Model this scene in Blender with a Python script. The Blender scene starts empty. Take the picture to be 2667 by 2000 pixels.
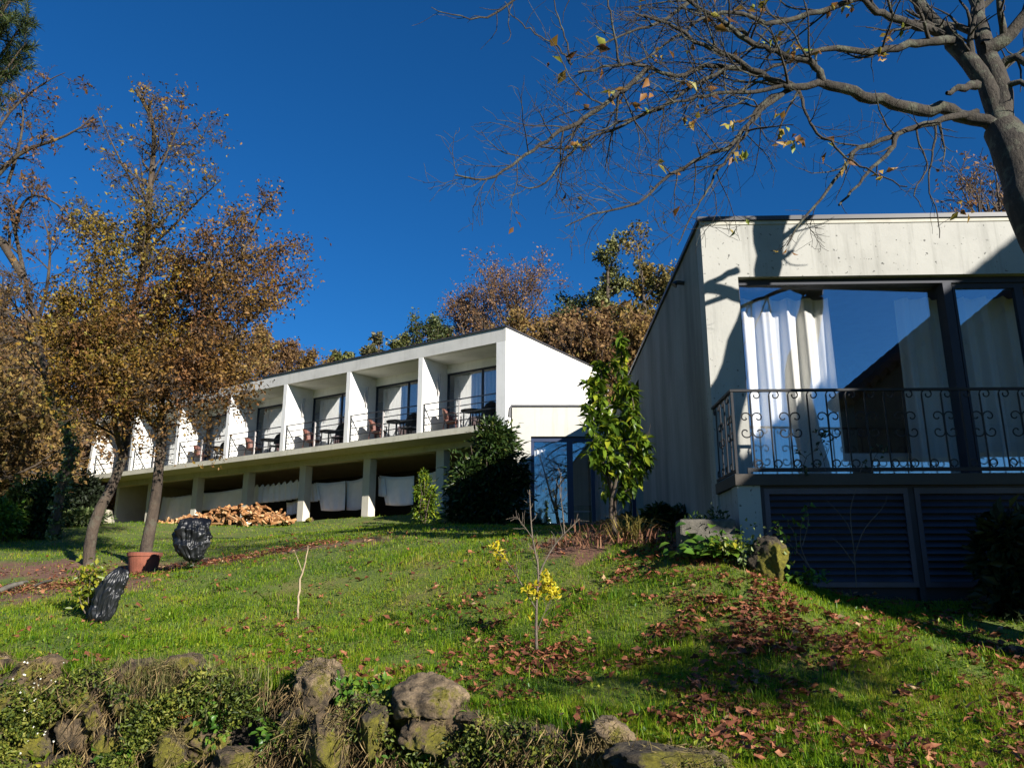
import bpy, bmesh, math, random
import numpy as np
from mathutils import Vector, noise as mnoise

# ------------------------------------------------------------------ camera, world, sun, exposure
SC = bpy.context.scene
COL = SC.collection
PITCH = math.radians(14.0)
FPX, CX, CY = 2003.0, 1333.5, 1000.0           # calibration of the photograph (2667 x 2000)
cam_d = bpy.data.cameras.new("camera")
cam_d.sensor_width = 36.0
cam_d.lens = FPX / 2667.0 * 36.0
cam_d.clip_start = 0.05
cam_d.clip_end = 2000.0
cam = bpy.data.objects.new("camera", cam_d)
COL.objects.link(cam)
cam.location = (0, 0, 0)
cam.rotation_euler = (math.radians(90) + PITCH, 0, 0)
SC.camera = cam

SUN_AZ = math.radians(140.0)                   # clockwise from the viewing direction (+Y)
SUN_EL = math.radians(20.5)
world = bpy.data.worlds.new("World")
SC.world = world
world.use_nodes = True
wn = world.node_tree
sky = wn.nodes.new("ShaderNodeTexSky")
sky.sky_type = 'NISHITA'
sky.sun_disc = False
sky.sun_elevation = SUN_EL
sky.sun_rotation = SUN_AZ
sky.altitude = 3000.0
sky.air_density = 1.5
sky.dust_density = 0.6
sky.ozone_density = 10.0
hs = wn.nodes.new("ShaderNodeHueSaturation")
hs.inputs["Saturation"].default_value = 1.09
wn.links.new(sky.outputs[0], hs.inputs["Color"])
wn.links.new(hs.outputs[0], wn.nodes["Background"].inputs[0])
wn.nodes["Background"].inputs[1].default_value = 0.055

sun_d = bpy.data.lights.new("sun", 'SUN')
sun_d.energy = 5.0
sun_d.angle = math.radians(0.53)
sun_d.color = (1.0, 0.95, 0.865)
sun = bpy.data.objects.new("sun", sun_d)
COL.objects.link(sun)
SDIR = Vector((math.sin(SUN_AZ) * math.cos(SUN_EL), math.cos(SUN_AZ) * math.cos(SUN_EL), math.sin(SUN_EL)))
sun.rotation_euler = SDIR.to_track_quat('Z', 'Y').to_euler()
sun.location = SDIR * 60

SC.view_settings.view_transform = 'Standard'
SC.view_settings.look = 'None'
SC.view_settings.exposure = 1.05
SC.view_settings.gamma = 1.0
SC.cycles.max_bounces = 8
SC.cycles.transparent_max_bounces = 16
SC.cycles.caustics_reflective = False
SC.cycles.caustics_refractive = False

# ------------------------------------------------------------------ measuring helpers
def ray(u, v):
    x = (u - CX) / FPX
    y = (CY - v) / FPX
    return np.array([x, math.cos(PITCH) - y * math.sin(PITCH), math.sin(PITCH) + y * math.cos(PITCH)])

def P(u, v, Y):
    d = ray(u, v)
    return d * (Y / d[1])

# ------------------------------------------------------------------ object helpers
def tag(o, label=None, cat=None, group=None, kind=None):
    if label: o["label"] = label
    if cat: o["category"] = cat
    if group: o["group"] = group
    if kind: o["kind"] = kind
    return o

def thing(name, label, cat, loc=(0, 0, 0), rz=0.0, group=None):
    o = bpy.data.objects.new(name, None)
    COL.objects.link(o)
    o.empty_display_size = 0.2
    o.location = loc
    o.rotation_euler = (0, 0, rz)
    return tag(o, label, cat, group)

def link(name, me, mat=None, parent=None, smooth=False):
    if mat is not None:
        me.materials.append(mat)
    if smooth:
        me.polygons.foreach_set("use_smooth", np.ones(len(me.polygons), dtype=bool))
    o = bpy.data.objects.new(name, me)
    COL.objects.link(o)
    if parent is not None:
        o.parent = parent
    return o

def mesh_arrays(name, V, F, rnd=None):
    """V (n,3); F (m,k) equal sized polygons; rnd (m,) a random number per face"""
    V = np.ascontiguousarray(V, dtype=np.float32)
    F = np.ascontiguousarray(F, dtype=np.int32)
    m, k = F.shape
    me = bpy.data.meshes.new(name)
    me.vertices.add(len(V))
    me.vertices.foreach_set("co", V.ravel())
    me.loops.add(m * k)
    me.loops.foreach_set("vertex_index", F.ravel())
    me.polygons.add(m)
    me.polygons.foreach_set("loop_start", np.arange(0, m * k, k, dtype=np.int32))
    me.polygons.foreach_set("loop_total", np.full(m, k, dtype=np.int32))
    if rnd is not None:
        a = me.attributes.new("rnd", 'FLOAT', 'FACE')
        a.data.foreach_set("value", np.ascontiguousarray(rnd, dtype=np.float32))
    me.update(calc_edges=True)
    return me

class MB:
    """collects boxes, prisms, tubes and sheets and links them as ONE mesh object"""
    def __init__(s):
        s.v = []; s.f = []
    def box(s, x0, x1, y0, y1, z0, z1):
        n = len(s.v)
        s.v += [(x0, y0, z0), (x1, y0, z0), (x1, y1, z0), (x0, y1, z0), (x0, y0, z1), (x1, y0, z1), (x1, y1, z1), (x0, y1, z1)]
        s.f += [(n, n+3, n+2, n+1), (n+4, n+5, n+6, n+7), (n, n+1, n+5, n+4), (n+1, n+2, n+6, n+5), (n+2, n+3, n+7, n+6), (n+3, n, n+4, n+7)]
        return s
    def hexa(s, pts):
        n = len(s.v)
        s.v += [tuple(p) for p in pts]
        s.f += [(n, n+3, n+2, n+1), (n+4, n+5, n+6, n+7), (n, n+1, n+5, n+4), (n+1, n+2, n+6, n+5), (n+2, n+3, n+7, n+6), (n+3, n, n+4, n+7)]
        return s
    def tube(s, pts, r, sides=6, cap=True):
        pts = [Vector(p) for p in pts]
        m = len(pts)
        rr = r if hasattr(r, '__len__') else [r] * m
        n0 = len(s.v)
        prev = None
        for i, p in enumerate(pts):
            t = (pts[min(i+1, m-1)] - pts[max(i-1, 0)]).normalized()
            if prev is None:
                ref = Vector((0, 0, 1)) if abs(t.z) < 0.9 else Vector((1, 0, 0))
                a = t.cross(ref).normalized()
            else:
                a = (prev - t * prev.dot(t))
                a = a.normalized() if a.length > 1e-6 else t.orthogonal().normalized()
            prev = a
            b = t.cross(a)
            for k in range(sides):
                an = 2 * math.pi * k / sides
                q = p + (a * math.cos(an) + b * math.sin(an)) * rr[i]
                s.v.append((q.x, q.y, q.z))
        for i in range(m - 1):
            for k in range(sides):
                k2 = (k + 1) % sides
                s.f.append((n0 + i*sides + k, n0 + i*sides + k2, n0 + (i+1)*sides + k2, n0 + (i+1)*sides + k))
        if cap:
            s.f.append(tuple(n0 + k for k in reversed(range(sides))))
            s.f.append(tuple(n0 + (m-1)*sides + k for k in range(sides)))
        return s
    def sheet(s, G):
        """G: rows x cols x 3 grid of points"""
        n = len(s.v); R = len(G); Cn = len(G[0])
        for row in G:
            s.v += [tuple(p) for p in row]
        for i in range(R - 1):
            for j in range(Cn - 1):
                s.f.append((n + i*Cn + j, n + i*Cn + j + 1, n + (i+1)*Cn + j + 1, n + (i+1)*Cn + j))
        return s
    def build(s, name, mat, parent=None, smooth=False, bevel=0.0):
        me = bpy.data.meshes.new(name)
        me.from_pydata(s.v, [], s.f)
        me.update()
        o = link(name, me, mat, parent, smooth)
        if bevel:
            b = o.modifiers.new("bevel", 'BEVEL'); b.width = bevel; b.segments = 2; b.limit_method = 'ANGLE'
        return o

def children_of(o):
    return [c for c in COL.objects if c.parent == o]

def copy_tree(o, parent=None):
    c = o.copy(); COL.objects.link(c)
    if parent is not None: c.parent = parent
    for ch in children_of(o):
        copy_tree(ch, c)
    return c

# ------------------------------------------------------------------ materials
def new_mat(name):
    m = bpy.data.materials.new(name); m.use_nodes = True
    nt = m.node_tree
    return m, nt, nt.nodes["Principled BSDF"]

def ramp(nt, stops, interp='LINEAR'):
    r = nt.nodes.new("ShaderNodeValToRGB")
    r.color_ramp.interpolation = interp
    e = r.color_ramp.elements
    e[0].position, e[0].color = stops[0][0], tuple(stops[0][1]) + (1,)
    e[1].position, e[1].color = stops[-1][0], tuple(stops[-1][1]) + (1,)
    for p, c in stops[1:-1]:
        x = e.new(p); x.color = tuple(c) + (1,)
    return r

def coords(nt, scale=(1, 1, 1), kind="Object"):
    t = nt.nodes.new("ShaderNodeTexCoord")
    mp = nt.nodes.new("ShaderNodeMapping")
    mp.inputs["Scale"].default_value = scale
    nt.links.new(t.outputs[kind], mp.inputs[0])
    return mp.outputs[0]

def noise_tex(nt, vec, scale, detail=6, rough=0.6, dist=0.0):
    n = nt.nodes.new("ShaderNodeTexNoise")
    n.inputs["Scale"].default_value = scale
    n.inputs["Detail"].default_value = detail
    n.inputs["Roughness"].default_value = rough
    n.inputs["Distortion"].default_value = dist
    nt.links.new(vec, n.inputs["Vector"])
    return n.outputs["Fac"]

def mixc(nt, fac, a, b, mode='MIX'):
    m = nt.nodes.new("ShaderNodeMix"); m.data_type = 'RGBA'; m.blend_type = mode
    for s, x in ((m.inputs[0], fac), (m.inputs[6], a), (m.inputs[7], b)):
        if hasattr(x, "is_linked"): nt.links.new(x, s)
        elif isinstance(x, (int, float)): s.default_value = x
        else: s.default_value = tuple(x) + (1,)
    return m.outputs[2]

def bump(nt, bsdf, h, strength=0.4, dist=0.02):
    b = nt.nodes.new("ShaderNodeBump")
    b.inputs["Strength"].default_value = strength
    b.inputs["Distance"].default_value = dist
    nt.links.new(h, b.inputs["Height"])
    nt.links.new(b.outputs[0], bsdf.inputs["Normal"])

def simple(name, col, rough=0.7, metal=0.0, var=0.15, scale=6.0, bstr=0.0):
    m, nt, b = new_mat(name)
    v = coords(nt)
    n = noise_tex(nt, v, scale)
    lo = tuple(c * (1 - var) for c in col); hi = tuple(min(1, c * (1 + var)) for c in col)
    r = ramp(nt, [(0.3, lo), (0.7, hi)])
    nt.links.new(n, r.inputs[0]); nt.links.new(r.outputs[0], b.inputs["Base Color"])
    b.inputs["Roughness"].default_value = rough
    b.inputs["Metallic"].default_value = metal
    if bstr: bump(nt, b, noise_tex(nt, v, scale * 4), bstr)
    return m

def plaster(name, base, stain, streak=0.35, speck=0.0, rough=0.85, stretch=(2.2, 2.2, 0.16), streak_lo=0.52):
    """wall paint / concrete with vertical rain streaks, blotches and small pits"""
    m, nt, b = new_mat(name)
    v = coords(nt)
    n1 = noise_tex(nt, v, 0.9, 8, 0.62)
    r1 = ramp(nt, [(0.34, tuple(c * 0.80 for c in base)), (0.5, tuple(c * 0.95 for c in base)), (0.66, base)])
    nt.links.new(n1, r1.inputs[0])
    n2 = noise_tex(nt, coords(nt, stretch), 2.6, 7, 0.65)
    r2 = ramp(nt, [(streak_lo, (0, 0, 0)), (streak_lo + 0.25, (1, 1, 1))])
    nt.links.new(n2, r2.inputs[0])
    mu = nt.nodes.new("ShaderNodeMath"); mu.operation = 'MULTIPLY'; mu.inputs[1].default_value = streak
    nt.links.new(r2.outputs[0], mu.inputs[0])
    c = mixc(nt, mu.outputs[0], r1.outputs[0], stain)
    if speck:
        n3 = noise_tex(nt, v, 17.0, 3, 0.5)
        r3 = ramp(nt, [(0.30, (1, 1, 1)), (0.355, (0, 0, 0))])
        nt.links.new(n3, r3.inputs[0])
        m3 = nt.nodes.new("ShaderNodeMath"); m3.operation = 'MULTIPLY'; m3.inputs[1].default_value = speck
        nt.links.new(r3.outputs[0], m3.inputs[0])
        c = mixc(nt, m3.outputs[0], c, (0.05, 0.05, 0.045))
    nt.links.new(c, b.inputs["Base Color"])
    b.inputs["Roughness"].default_value = rough
    bump(nt, b, noise_tex(nt, v, 18.0, 6, 0.6), 0.25, 0.01)
    return m

def leaf_mat(name, stops, trans=0.3, rough=0.5, patch=None, pscale=0.35):
    """colour by a random number per leaf; patch = second ramp mixed in by position (real colour patches)"""
    m, nt, b = new_mat(name)
    at = nt.nodes.new("ShaderNodeAttribute"); at.attribute_name = "rnd"
    r = ramp(nt, stops); nt.links.new(at.outputs["Fac"], r.inputs[0])
    c = r.outputs[0]
    if patch:
        r2 = ramp(nt, patch); nt.links.new(at.outputs["Fac"], r2.inputs[0])
        n = noise_tex(nt, coords(nt), pscale, 3, 0.6)
        r3 = ramp(nt, [(0.42, (0, 0, 0)), (0.6, (1, 1, 1))]); nt.links.new(n, r3.inputs[0])
        c = mixc(nt, r3.outputs[0], c, r2.outputs[0])
    nt.links.new(c, b.inputs["Base Color"])
    b.inputs["Roughness"].default_value = rough
    b.inputs["Specular IOR Level"].default_value = 0.3
    tr = nt.nodes.new("ShaderNodeBsdfTranslucent"); nt.links.new(c, tr.inputs[0])
    mx = nt.nodes.new("ShaderNodeMixShader"); mx.inputs[0].default_value = trans
    nt.links.new(b.outputs[0], mx.inputs[1]); nt.links.new(tr.outputs[0], mx.inputs[2])
    nt.links.new(mx.outputs[0], nt.nodes["Material Output"].inputs[0])
    return m

def bark_mat(name, dark, light, lichen=None, scale=9.0):
    m, nt, b = new_mat(name)
    v = coords(nt, (1, 1, 0.35))
    n = noise_tex(nt, v, scale, 8, 0.7, 0.6)
    r = ramp(nt, [(0.40, dark), (0.58, light)]); nt.links.new(n, r.inputs[0])
    c = mixc(nt, 0.55, r.outputs[0], mixc(nt, noise_tex(nt, coords(nt), 3.5, 5, 0.65), tuple(q * 0.25 for q in light), tuple(min(1, q * 1.6) for q in light)))
    if lichen:
        n2 = noise_tex(nt, coords(nt), 7.0, 5, 0.7)
        r2 = ramp(nt, [(0.52, (0, 0, 0)), (0.6, (0.85, 0.85, 0.85))]); nt.links.new(n2, r2.inputs[0])
        c = mixc(nt, r2.outputs[0], c, lichen)
    nt.links.new(c, b.inputs["Base Color"])
    b.inputs["Roughness"].default_value = 0.9
    bump(nt, b, mixc(nt, 0.5, n, noise_tex(nt, coords(nt, (1, 1, 0.5)), scale * 4, 6, 0.7)), 1.0, 0.05)
    return m

def glass_mat(name, refl=0.25, tint=(1.0, 1.0, 1.0)):
    m, nt, b = new_mat(name)
    nt.nodes.remove(b)
    tr = nt.nodes.new("ShaderNodeBsdfTransparent"); tr.inputs[0].default_value = tint + (1,)
    gl = nt.nodes.new("ShaderNodeBsdfGlossy"); gl.inputs["Roughness"].default_value = 0.004
    gl.inputs[0].default_value = (0.95, 0.97, 1.0, 1)
    lw = nt.nodes.new("ShaderNodeLayerWeight"); lw.inputs[0].default_value = 0.5
    pw = nt.nodes.new("ShaderNodeMath"); pw.operation = 'POWER'; pw.inputs[1].default_value = 4.0
    nt.links.new(lw.outputs["Facing"], pw.inputs[0])
    ad = nt.nodes.new("ShaderNodeMath"); ad.operation = 'MULTIPLY_ADD'; ad.use_clamp = True; ad.inputs[1].default_value = 0.6; ad.inputs[2].default_value = refl
    nt.links.new(pw.outputs[0], ad.inputs[0])
    mx = nt.nodes.new("ShaderNodeMixShader")
    nt.links.new(ad.outputs[0], mx.inputs[0]); nt.links.new(tr.outputs[0], mx.inputs[1]); nt.links.new(gl.outputs[0], mx.inputs[2])
    nt.links.new(mx.outputs[0], nt.nodes["Material Output"].inputs[0])
    return m

def rock_mat(name, dark, light, moss=(0.17, 0.15, 0.012), moss_lo=0.55, moss_amt=1.0):
    m, nt, b = new_mat(name)
    v = coords(nt)
    n = noise_tex(nt, v, 5.0, 10, 0.72)
    r = ramp(nt, [(0.40, dark), (0.5, tuple((a + c) / 2 for a, c in zip(dark, light))), (0.60, light)]); nt.links.new(n, r.inputs[0])
    n2 = noise_tex(nt, v, 2.3, 6, 0.7)
    r2 = ramp(nt, [(moss_lo, (0, 0, 0)), (moss_lo + 0.06, (moss_amt,) * 3)]); nt.links.new(n2, r2.inputs[0])
    n3 = noise_tex(nt, v, 30.0, 3, 0.6)
    r3 = ramp(nt, [(0.3, tuple(c * 0.5 for c in moss)), (0.7, tuple(c * 1.5 for c in moss))]); nt.links.new(n3, r3.inputs[0])
    c = mixc(nt, r2.outputs[0], r.outputs[0], r3.outputs[0])
    nt.links.new(c, b.inputs["Base Color"])
    b.inputs["Roughness"].default_value = 0.95
    bump(nt, b, noise_tex(nt, v, 20.0, 12, 0.8), 1.0, 0.06)
    return m

MT = {}
MT["white"] = plaster("white_paint", (0.76, 0.75, 0.71), (0.45, 0.43, 0.36), 0.22)
MT["white_front"] = plaster("weathered_white_paint", (0.58, 0.565, 0.52), (0.30, 0.285, 0.235), 0.35)
MT["slab"] = plaster("stained_cream_concrete", (0.56, 0.53, 0.42), (0.18, 0.165, 0.085), 0.45, stretch=(3, 3, 1.2))
MT["column"] = plaster("painted_concrete", (0.62, 0.58, 0.48), (0.40, 0.37, 0.30), 0.25)
MT["annex"] = plaster("cream_render", (0.49, 0.475, 0.42), (0.20, 0.195, 0.165), 0.5)
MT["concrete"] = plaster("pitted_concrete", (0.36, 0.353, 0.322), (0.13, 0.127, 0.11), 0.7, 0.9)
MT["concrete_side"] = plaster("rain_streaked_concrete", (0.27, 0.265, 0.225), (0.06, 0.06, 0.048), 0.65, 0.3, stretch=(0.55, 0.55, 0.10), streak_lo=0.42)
MT["trim"] = simple("dark_roof_trim", (0.035, 0.035, 0.04), 0.5)
MT["alu"] = simple("anthracite_aluminium", (0.014, 0.017, 0.028), 0.7, 0.0, 0.1)
MT["iron"] = simple("wrought_iron", (0.010, 0.010, 0.012), 0.75, 0.0, 0.3, 30, 0.2)
MT["rail"] = simple("grey_rail_steel", (0.05, 0.055, 0.06), 0.45, 0.3)
MT["rail_post"] = simple("pale_rail_post", (0.45, 0.42, 0.40), 0.5)
MT["louvre"] = simple("dark_blue_grey_slats", (0.040, 0.038, 0.055), 0.5, 0.0, 0.25, 3)
MT["glass"] = glass_mat("window_glass", 0.19)
MT["glass_strong"] = glass_mat("reflective_window_glass", 0.20)
MT["curtain"] = leaf = simple("white_curtain", (0.84, 0.83, 0.79), 0.9, 0, 0.04, 3)
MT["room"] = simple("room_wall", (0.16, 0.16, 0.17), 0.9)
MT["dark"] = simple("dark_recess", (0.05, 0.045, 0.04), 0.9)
MT["sheet"] = simple("white_canvas", (0.85, 0.85, 0.86), 0.85, 0, 0.06, 4)
MT["wicker"] = simple("dark_wicker", (0.02, 0.018, 0.018), 0.6, 0, 0.4, 60, 0.5)
MT["redwood"] = simple("red_brown_chair", (0.13, 0.05, 0.035), 0.6, 0, 0.3, 30)
MT["terracotta"] = plaster("terracotta", (0.24, 0.075, 0.042), (0.11, 0.06, 0.045), 0.7, 0.3)
MT["planter"] = simple("grey_stone_trough", (0.095, 0.085, 0.068), 0.9, 0, 0.35, 20, 0.5)
MT["bark"] = bark_mat("grey_lichen_bark", (0.004, 0.003, 0.0025), (0.050, 0.040, 0.029), (0.085, 0.088, 0.060))
MT["bark_young"] = bark_mat("brown_bark", (0.012, 0.008, 0.006), (0.085, 0.060, 0.041), (0.085, 0.075, 0.052))
MT["bark_dark"] = bark_mat("dark_bark", (0.03, 0.022, 0.016), (0.11, 0.08, 0.055))
MT["twig"] = simple("grey_twig", (0.11, 0.085, 0.07), 0.9, 0, 0.35, 4)
MT["rock"] = rock_mat("field_stone", (0.035, 0.024, 0.013), (0.27, 0.185, 0.10), moss_lo=0.52)
MT["rock_moss"] = rock_mat("mossy_stone", (0.03, 0.022, 0.014), (0.19, 0.145, 0.085), moss_lo=0.475)
MT["rock_grey"] = rock_mat("grey_stone", (0.06, 0.042, 0.024), (0.42, 0.30, 0.175), moss_lo=0.56)
MT["rubble"] = rock_mat("pale_rubble_masonry", (0.22, 0.19, 0.13), (0.50, 0.46, 0.36), moss_lo=0.8)
MT["wood_split"] = leaf_mat("split_firewood", [(0.0, (0.11, 0.045, 0.02)), (0.4, (0.31, 0.14, 0.05)), (0.75, (0.42, 0.22, 0.09)), (1.0, (0.50, 0.34, 0.18))], 0.0, 0.8)
MT["tile"] = simple("old_roof_tile", (0.07, 0.040, 0.030), 0.85, 0, 0.4, 8, 0.3)
MT["shed_wall"] = plaster("shaded_house_wall", (0.10, 0.095, 0.085), (0.05, 0.045, 0.04), 0.4)

# ------------------------------------------------------------------ terrain
BROT = math.radians(33.7)
BC = P(1317.5, 851.8, 23.5)                    # near top corner of the white building
BD = np.array([-math.cos(BROT), math.sin(BROT)])   # along its front, away from that corner
BI = np.array([math.sin(BROT), math.cos(BROT)])    # into the building
B0 = BC[:2]
GB = 2.0                                        # ground level under the white building

def bpt(s, t):
    q = B0 + BD * s + BI * t
    return float(q[0]), float(q[1])

_cp = []
for u, v, Y in [(253, 1621, 8.3), (500, 1483, 11.6), (750, 1440, 11.8), (235, 1467, 13.3), (375, 1489, 12.9), (0, 1560, 9.6), (60, 1400, 19.0),
                (300, 1392, 30.0), (150, 1397, 26.0), (560, 1405, 20.5), (750, 1372, 26.0), (860, 1364, 26.0), (1000, 1362, 25.0), (1150, 1362, 24.0), (1260, 1366, 19.0), (1105, 1366, 21.0),
                (1340, 1376, 19.0), (1600, 1380, 18.0), (1604, 1393, 9.4), (1480, 1420, 9.4), (1280, 1402, 10.8), (1280, 1384, 12.5), (1000, 1385, 14.0), (1000, 1373, 18.0), (775, 1612, 8.5), (1398, 1701, 6.8),
                (1780, 1400, 9.0), (1860, 1410, 8.3), (1930, 1490, 7.3), (2030, 1525, 7.4), (1700, 1470, 8.2), (1750, 1600, 7.0),
                (0, 1725, 6.7), (400, 1738, 6.4), (800, 1770, 6.1), (1150, 1812, 5.6), (1500, 1900, 5.0), (1900, 1990, 4.4),
                (2640, 1690, 6.6), (2300, 1640, 6.7), (2100, 1540, 7.3), (2640, 1990, 4.6), (2250, 1830, 5.4), (1100, 1480, 9.6), (1250, 1540, 8.4), (1000, 1560, 8.9)]:
    _cp.append(P(u, v, Y))
_cp += [np.array(q, float) for q in [(2.9, 8.3, -0.12), (4.5, 8.3, -0.16), (6.5, 8.3, -0.3), (2.25, 8.6, 0.3), (2.2, 10.5, 0.5), (2.4, 15, 0.9), (6, 6.4, -0.75), (8, 4, -1.1),
        (9, 8, -0.5), (5, 2.0, -1.5), (8, 15, 0.8), (14, 10, 0.0), (14, 2, -1.2), (12, 22, 2.0), (-9.2, 9, -0.75), (-12, 7.8, -1.1), (-12, 13, -0.1), (-20, 20, 0.9), (-20, 8, -1.2), (-26, 30, 2.0), (-16, 27, 1.6), (-12, 24, 1.6)]]
_cp = np.array(_cp)
_xy = _cp[:, :2].copy()
def _phi(a, b):
    d2 = ((a[:, None, :] - b[None, :, :]) ** 2).sum(-1)
    return 0.5 * d2 * np.log(d2 + 1e-9)
_n = len(_xy)
_A = np.zeros((_n + 3, _n + 3))
_A[:_n, :_n] = _phi(_xy, _xy) + np.eye(_n) * 0.25
_A[:_n, _n] = 1; _A[:_n, _n+1:] = _xy; _A[_n, :_n] = 1; _A[_n+1:, :_n] = _xy.T
_w = np.linalg.solve(_A, np.concatenate([_cp[:, 2], np.zeros(3)]))

def sstep(a, b, x):
    t = np.clip((x - a) / (b - a), 0, 1)
    return t * t * (3 - 2 * t)

WALLX = np.array([-60, -14, -8, -4.45, -3.05, -1.63, -0.51, 0.42, 1.24, 2.4, 4.2, 8, 60.0])
WALLY = np.array([10, 8.2, 7.4, 6.7, 6.4, 6.1, 5.6, 5.0, 4.4, 3.5, 1.8, -1.5, -30.0])
def wall_y(x):
    return np.interp(x, WALLX, WALLY)

LOWER = -1.75
def upper(x, y):
    q = np.stack([np.clip(x, -30, 16), np.clip(y, 0, 40)], -1)
    z = _phi(q.reshape(-1, 2), _xy) @ _w[:_n] + _w[_n] + q.reshape(-1, 2) @ _w[_n+1:]
    z = z.reshape(np.shape(x))
    t = (x - B0[0]) * BI[0] + (y - B0[1]) * BI[1]
    s = (x - B0[0]) * BD[0] + (y - B0[1]) * BD[1]
    k = sstep(-1.2, 0.6, t)
    z = z * (1 - k) + GB * k
    back = np.clip(t - 11.0, 0, 75)
    z = z + back * 0.30
    far = np.clip(s - 29.0, 0, 40) * sstep(-8, 10, t)
    z = z + far * 0.20
    return z

def ground_z(x, y):
    x = np.asarray(x, float); y = np.asarray(y, float)
    zu = upper(x, y)
    k = sstep(-0.28, 0.0, y - wall_y(x))
    return LOWER * (1 - k) + zu * k

def gz(x, y):
    return float(ground_z(np.array([x]), np.array([y]))[0])

def on_ground(u, v, Y0=3.0, Y1=60.0):
    """the first point of the ground on the sight line through a pixel (used while measuring)"""
    d = ray(u, v)
    Ys = np.linspace(Y0, Y1, 1200)
    pts = d[None, :] * (Ys / d[1])[:, None]
    below = pts[:, 2] <= ground_z(pts[:, 0], pts[:, 1])
    i = int(np.argmax(below)) if below.any() else len(Ys) - 1
    return pts[i]

SOIL = [(-6.6, 10.4, 1.9, 1.1), (-5.4, 12.9, 1.6, 0.8), (-3.6, 12.2, 1.7, 0.45), (1.20, 9.5, 0.8, 0.9), (-8.8, 12.8, 2.8, 1.2), (1.0, 10.6, 0.8, 0.6), (2.05, 8.2, 0.5, 0.7)]
def soil(x, y):
    m = np.zeros(np.shape(x))
    for cx, cy, rx, ry in SOIL:
        d = np.sqrt(((x - cx) / rx) ** 2 + ((y - cy) / ry) ** 2) + 0.22 * np.sin(x * 5.1 + y * 2.3) + 0.15 * np.sin(x * 11 - y * 7.7)
        m = np.maximum(m, 1 - sstep(0.75, 1.1, d))
    t = (x - B0[0]) * BI[0] + (y - B0[1]) * BI[1]
    return np.maximum(m, sstep(0.6, 1.2, t) * 0.9)

# one sheet of ground, fine near the viewer and reaching the horizon
_gx = np.concatenate([-np.geomspace(300, 8.2, 42), np.linspace(-8, 8, 170), np.geomspace(8.2, 300, 42)])
_gy = np.concatenate([-np.geomspace(300, 1.2, 26), np.linspace(-1, 3.2, 22), np.linspace(3.3, 9.4, 110), np.linspace(9.6, 40, 90), np.geomspace(41, 600, 34)])
GXX, GYY = np.meshgrid(_gx, _gy)
GZZ = ground_z(GXX, GYY)
_det = np.array([[mnoise.noise((x * 1.3, y * 1.3, 0)) for x in _gx] for y in _gy])
GZZ = GZZ + _det * 0.03
_V = np.stack([GXX.ravel(), GYY.ravel(), GZZ.ravel()], -1)
_R, _Cn = GXX.shape
_idx = np.arange(_R * _Cn).reshape(_R, _Cn)
_F = np.stack([_idx[:-1, :-1].ravel(), _idx[:-1, 1:].ravel(), _idx[1:, 1:].ravel(), _idx[1:, :-1].ravel()], -1)
gme = mesh_arrays("ground", _V, _F)
ba = gme.attributes.new("bank", 'FLOAT', 'POINT')
_dw = GYY - wall_y(GXX)
ba.data.foreach_set("value", (sstep(-0.75, -0.45, _dw) * (1 - sstep(-0.07, 0.0, _dw))).ravel().astype(np.float32))
sa = gme.attributes.new("soil", 'FLOAT', 'POINT')
sa.data.foreach_set("value", soil(GXX, GYY).ravel().astype(np.float32))

m, nt, b = new_mat("lawn_and_soil")
v = coords(nt)
gr = ramp(nt, [(0.3, (0.050, 0.080, 0.009)), (0.5, (0.095, 0.13, 0.012)), (0.68, (0.16, 0.12, 0.036))]); nt.links.new(noise_tex(nt, v, 1.4, 9, 0.7), gr.inputs[0])
so = ramp(nt, [(0.3, (0.075, 0.034, 0.020)), (0.55, (0.17, 0.078, 0.045)), (0.72, (0.25, 0.135, 0.08))]); nt.links.new(noise_tex(nt, v, 7.0, 9, 0.75), so.inputs[0])
at = nt.nodes.new("ShaderNodeAttribute"); at.attribute_name = "soil"
at2 = nt.nodes.new("ShaderNodeAttribute"); at2.attribute_name = "bank"
ea = ramp(nt, [(0.35, (0.012, 0.009, 0.006)), (0.65, (0.045, 0.032, 0.020))]); nt.links.new(noise_tex(nt, v, 9.0, 8, 0.7), ea.inputs[0])  # earth of the wall face, darkened for the shaded gaps between stones
nt.links.new(mixc(nt, at2.outputs["Fac"], mixc(nt, at.outputs["Fac"], gr.outputs[0], so.outputs[0]), ea.outputs[0]), b.inputs["Base Color"])
b.inputs["Roughness"].default_value = 0.95
bump(nt, b, noise_tex(nt, v, 22.0, 8, 0.7), 0.7, 0.03)
ground = link("ground", gme, m, None, True)
tag(ground, kind="structure")

# ------------------------------------------------------------------ scatter helpers
RNG = np.random.RandomState(11)

def unit(v):
    return v / np.maximum(np.linalg.norm(v, axis=-1, keepdims=True), 1e-9)

def rand_dirs(n, rng=RNG):
    return unit(rng.normal(size=(n, 3)))

def leaf_kites(C, D, N, L, W, rnd, fold=0.25):
    """folded kite leaves: centre line along D, normal N; 2 triangles sharing the midrib"""
    n = len(C)
    D = unit(D); S = unit(np.cross(D, N)); U = np.cross(S, D)
    L = np.broadcast_to(L, (n,))[:, None]; W = np.broadcast_to(W, (n,))[:, None]
    b0 = C; t0 = C + D * L - U * L * 0.12
    m1 = C + D * L * 0.45 + S * W * 0.5 + U * W * fold
    m2 = C + D * L * 0.45 - S * W * 0.5 + U * W * fold
    V = np.stack([b0, m1, t0, m2], 1).reshape(-1, 3)
    i = np.arange(n)[:, None] * 4
    F = np.concatenate([i + np.array([[0, 1, 2]]), i + np.array([[0, 2, 3]])], 1).reshape(-1, 3)
    return V, F, np.repeat(rnd, 2)

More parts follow.
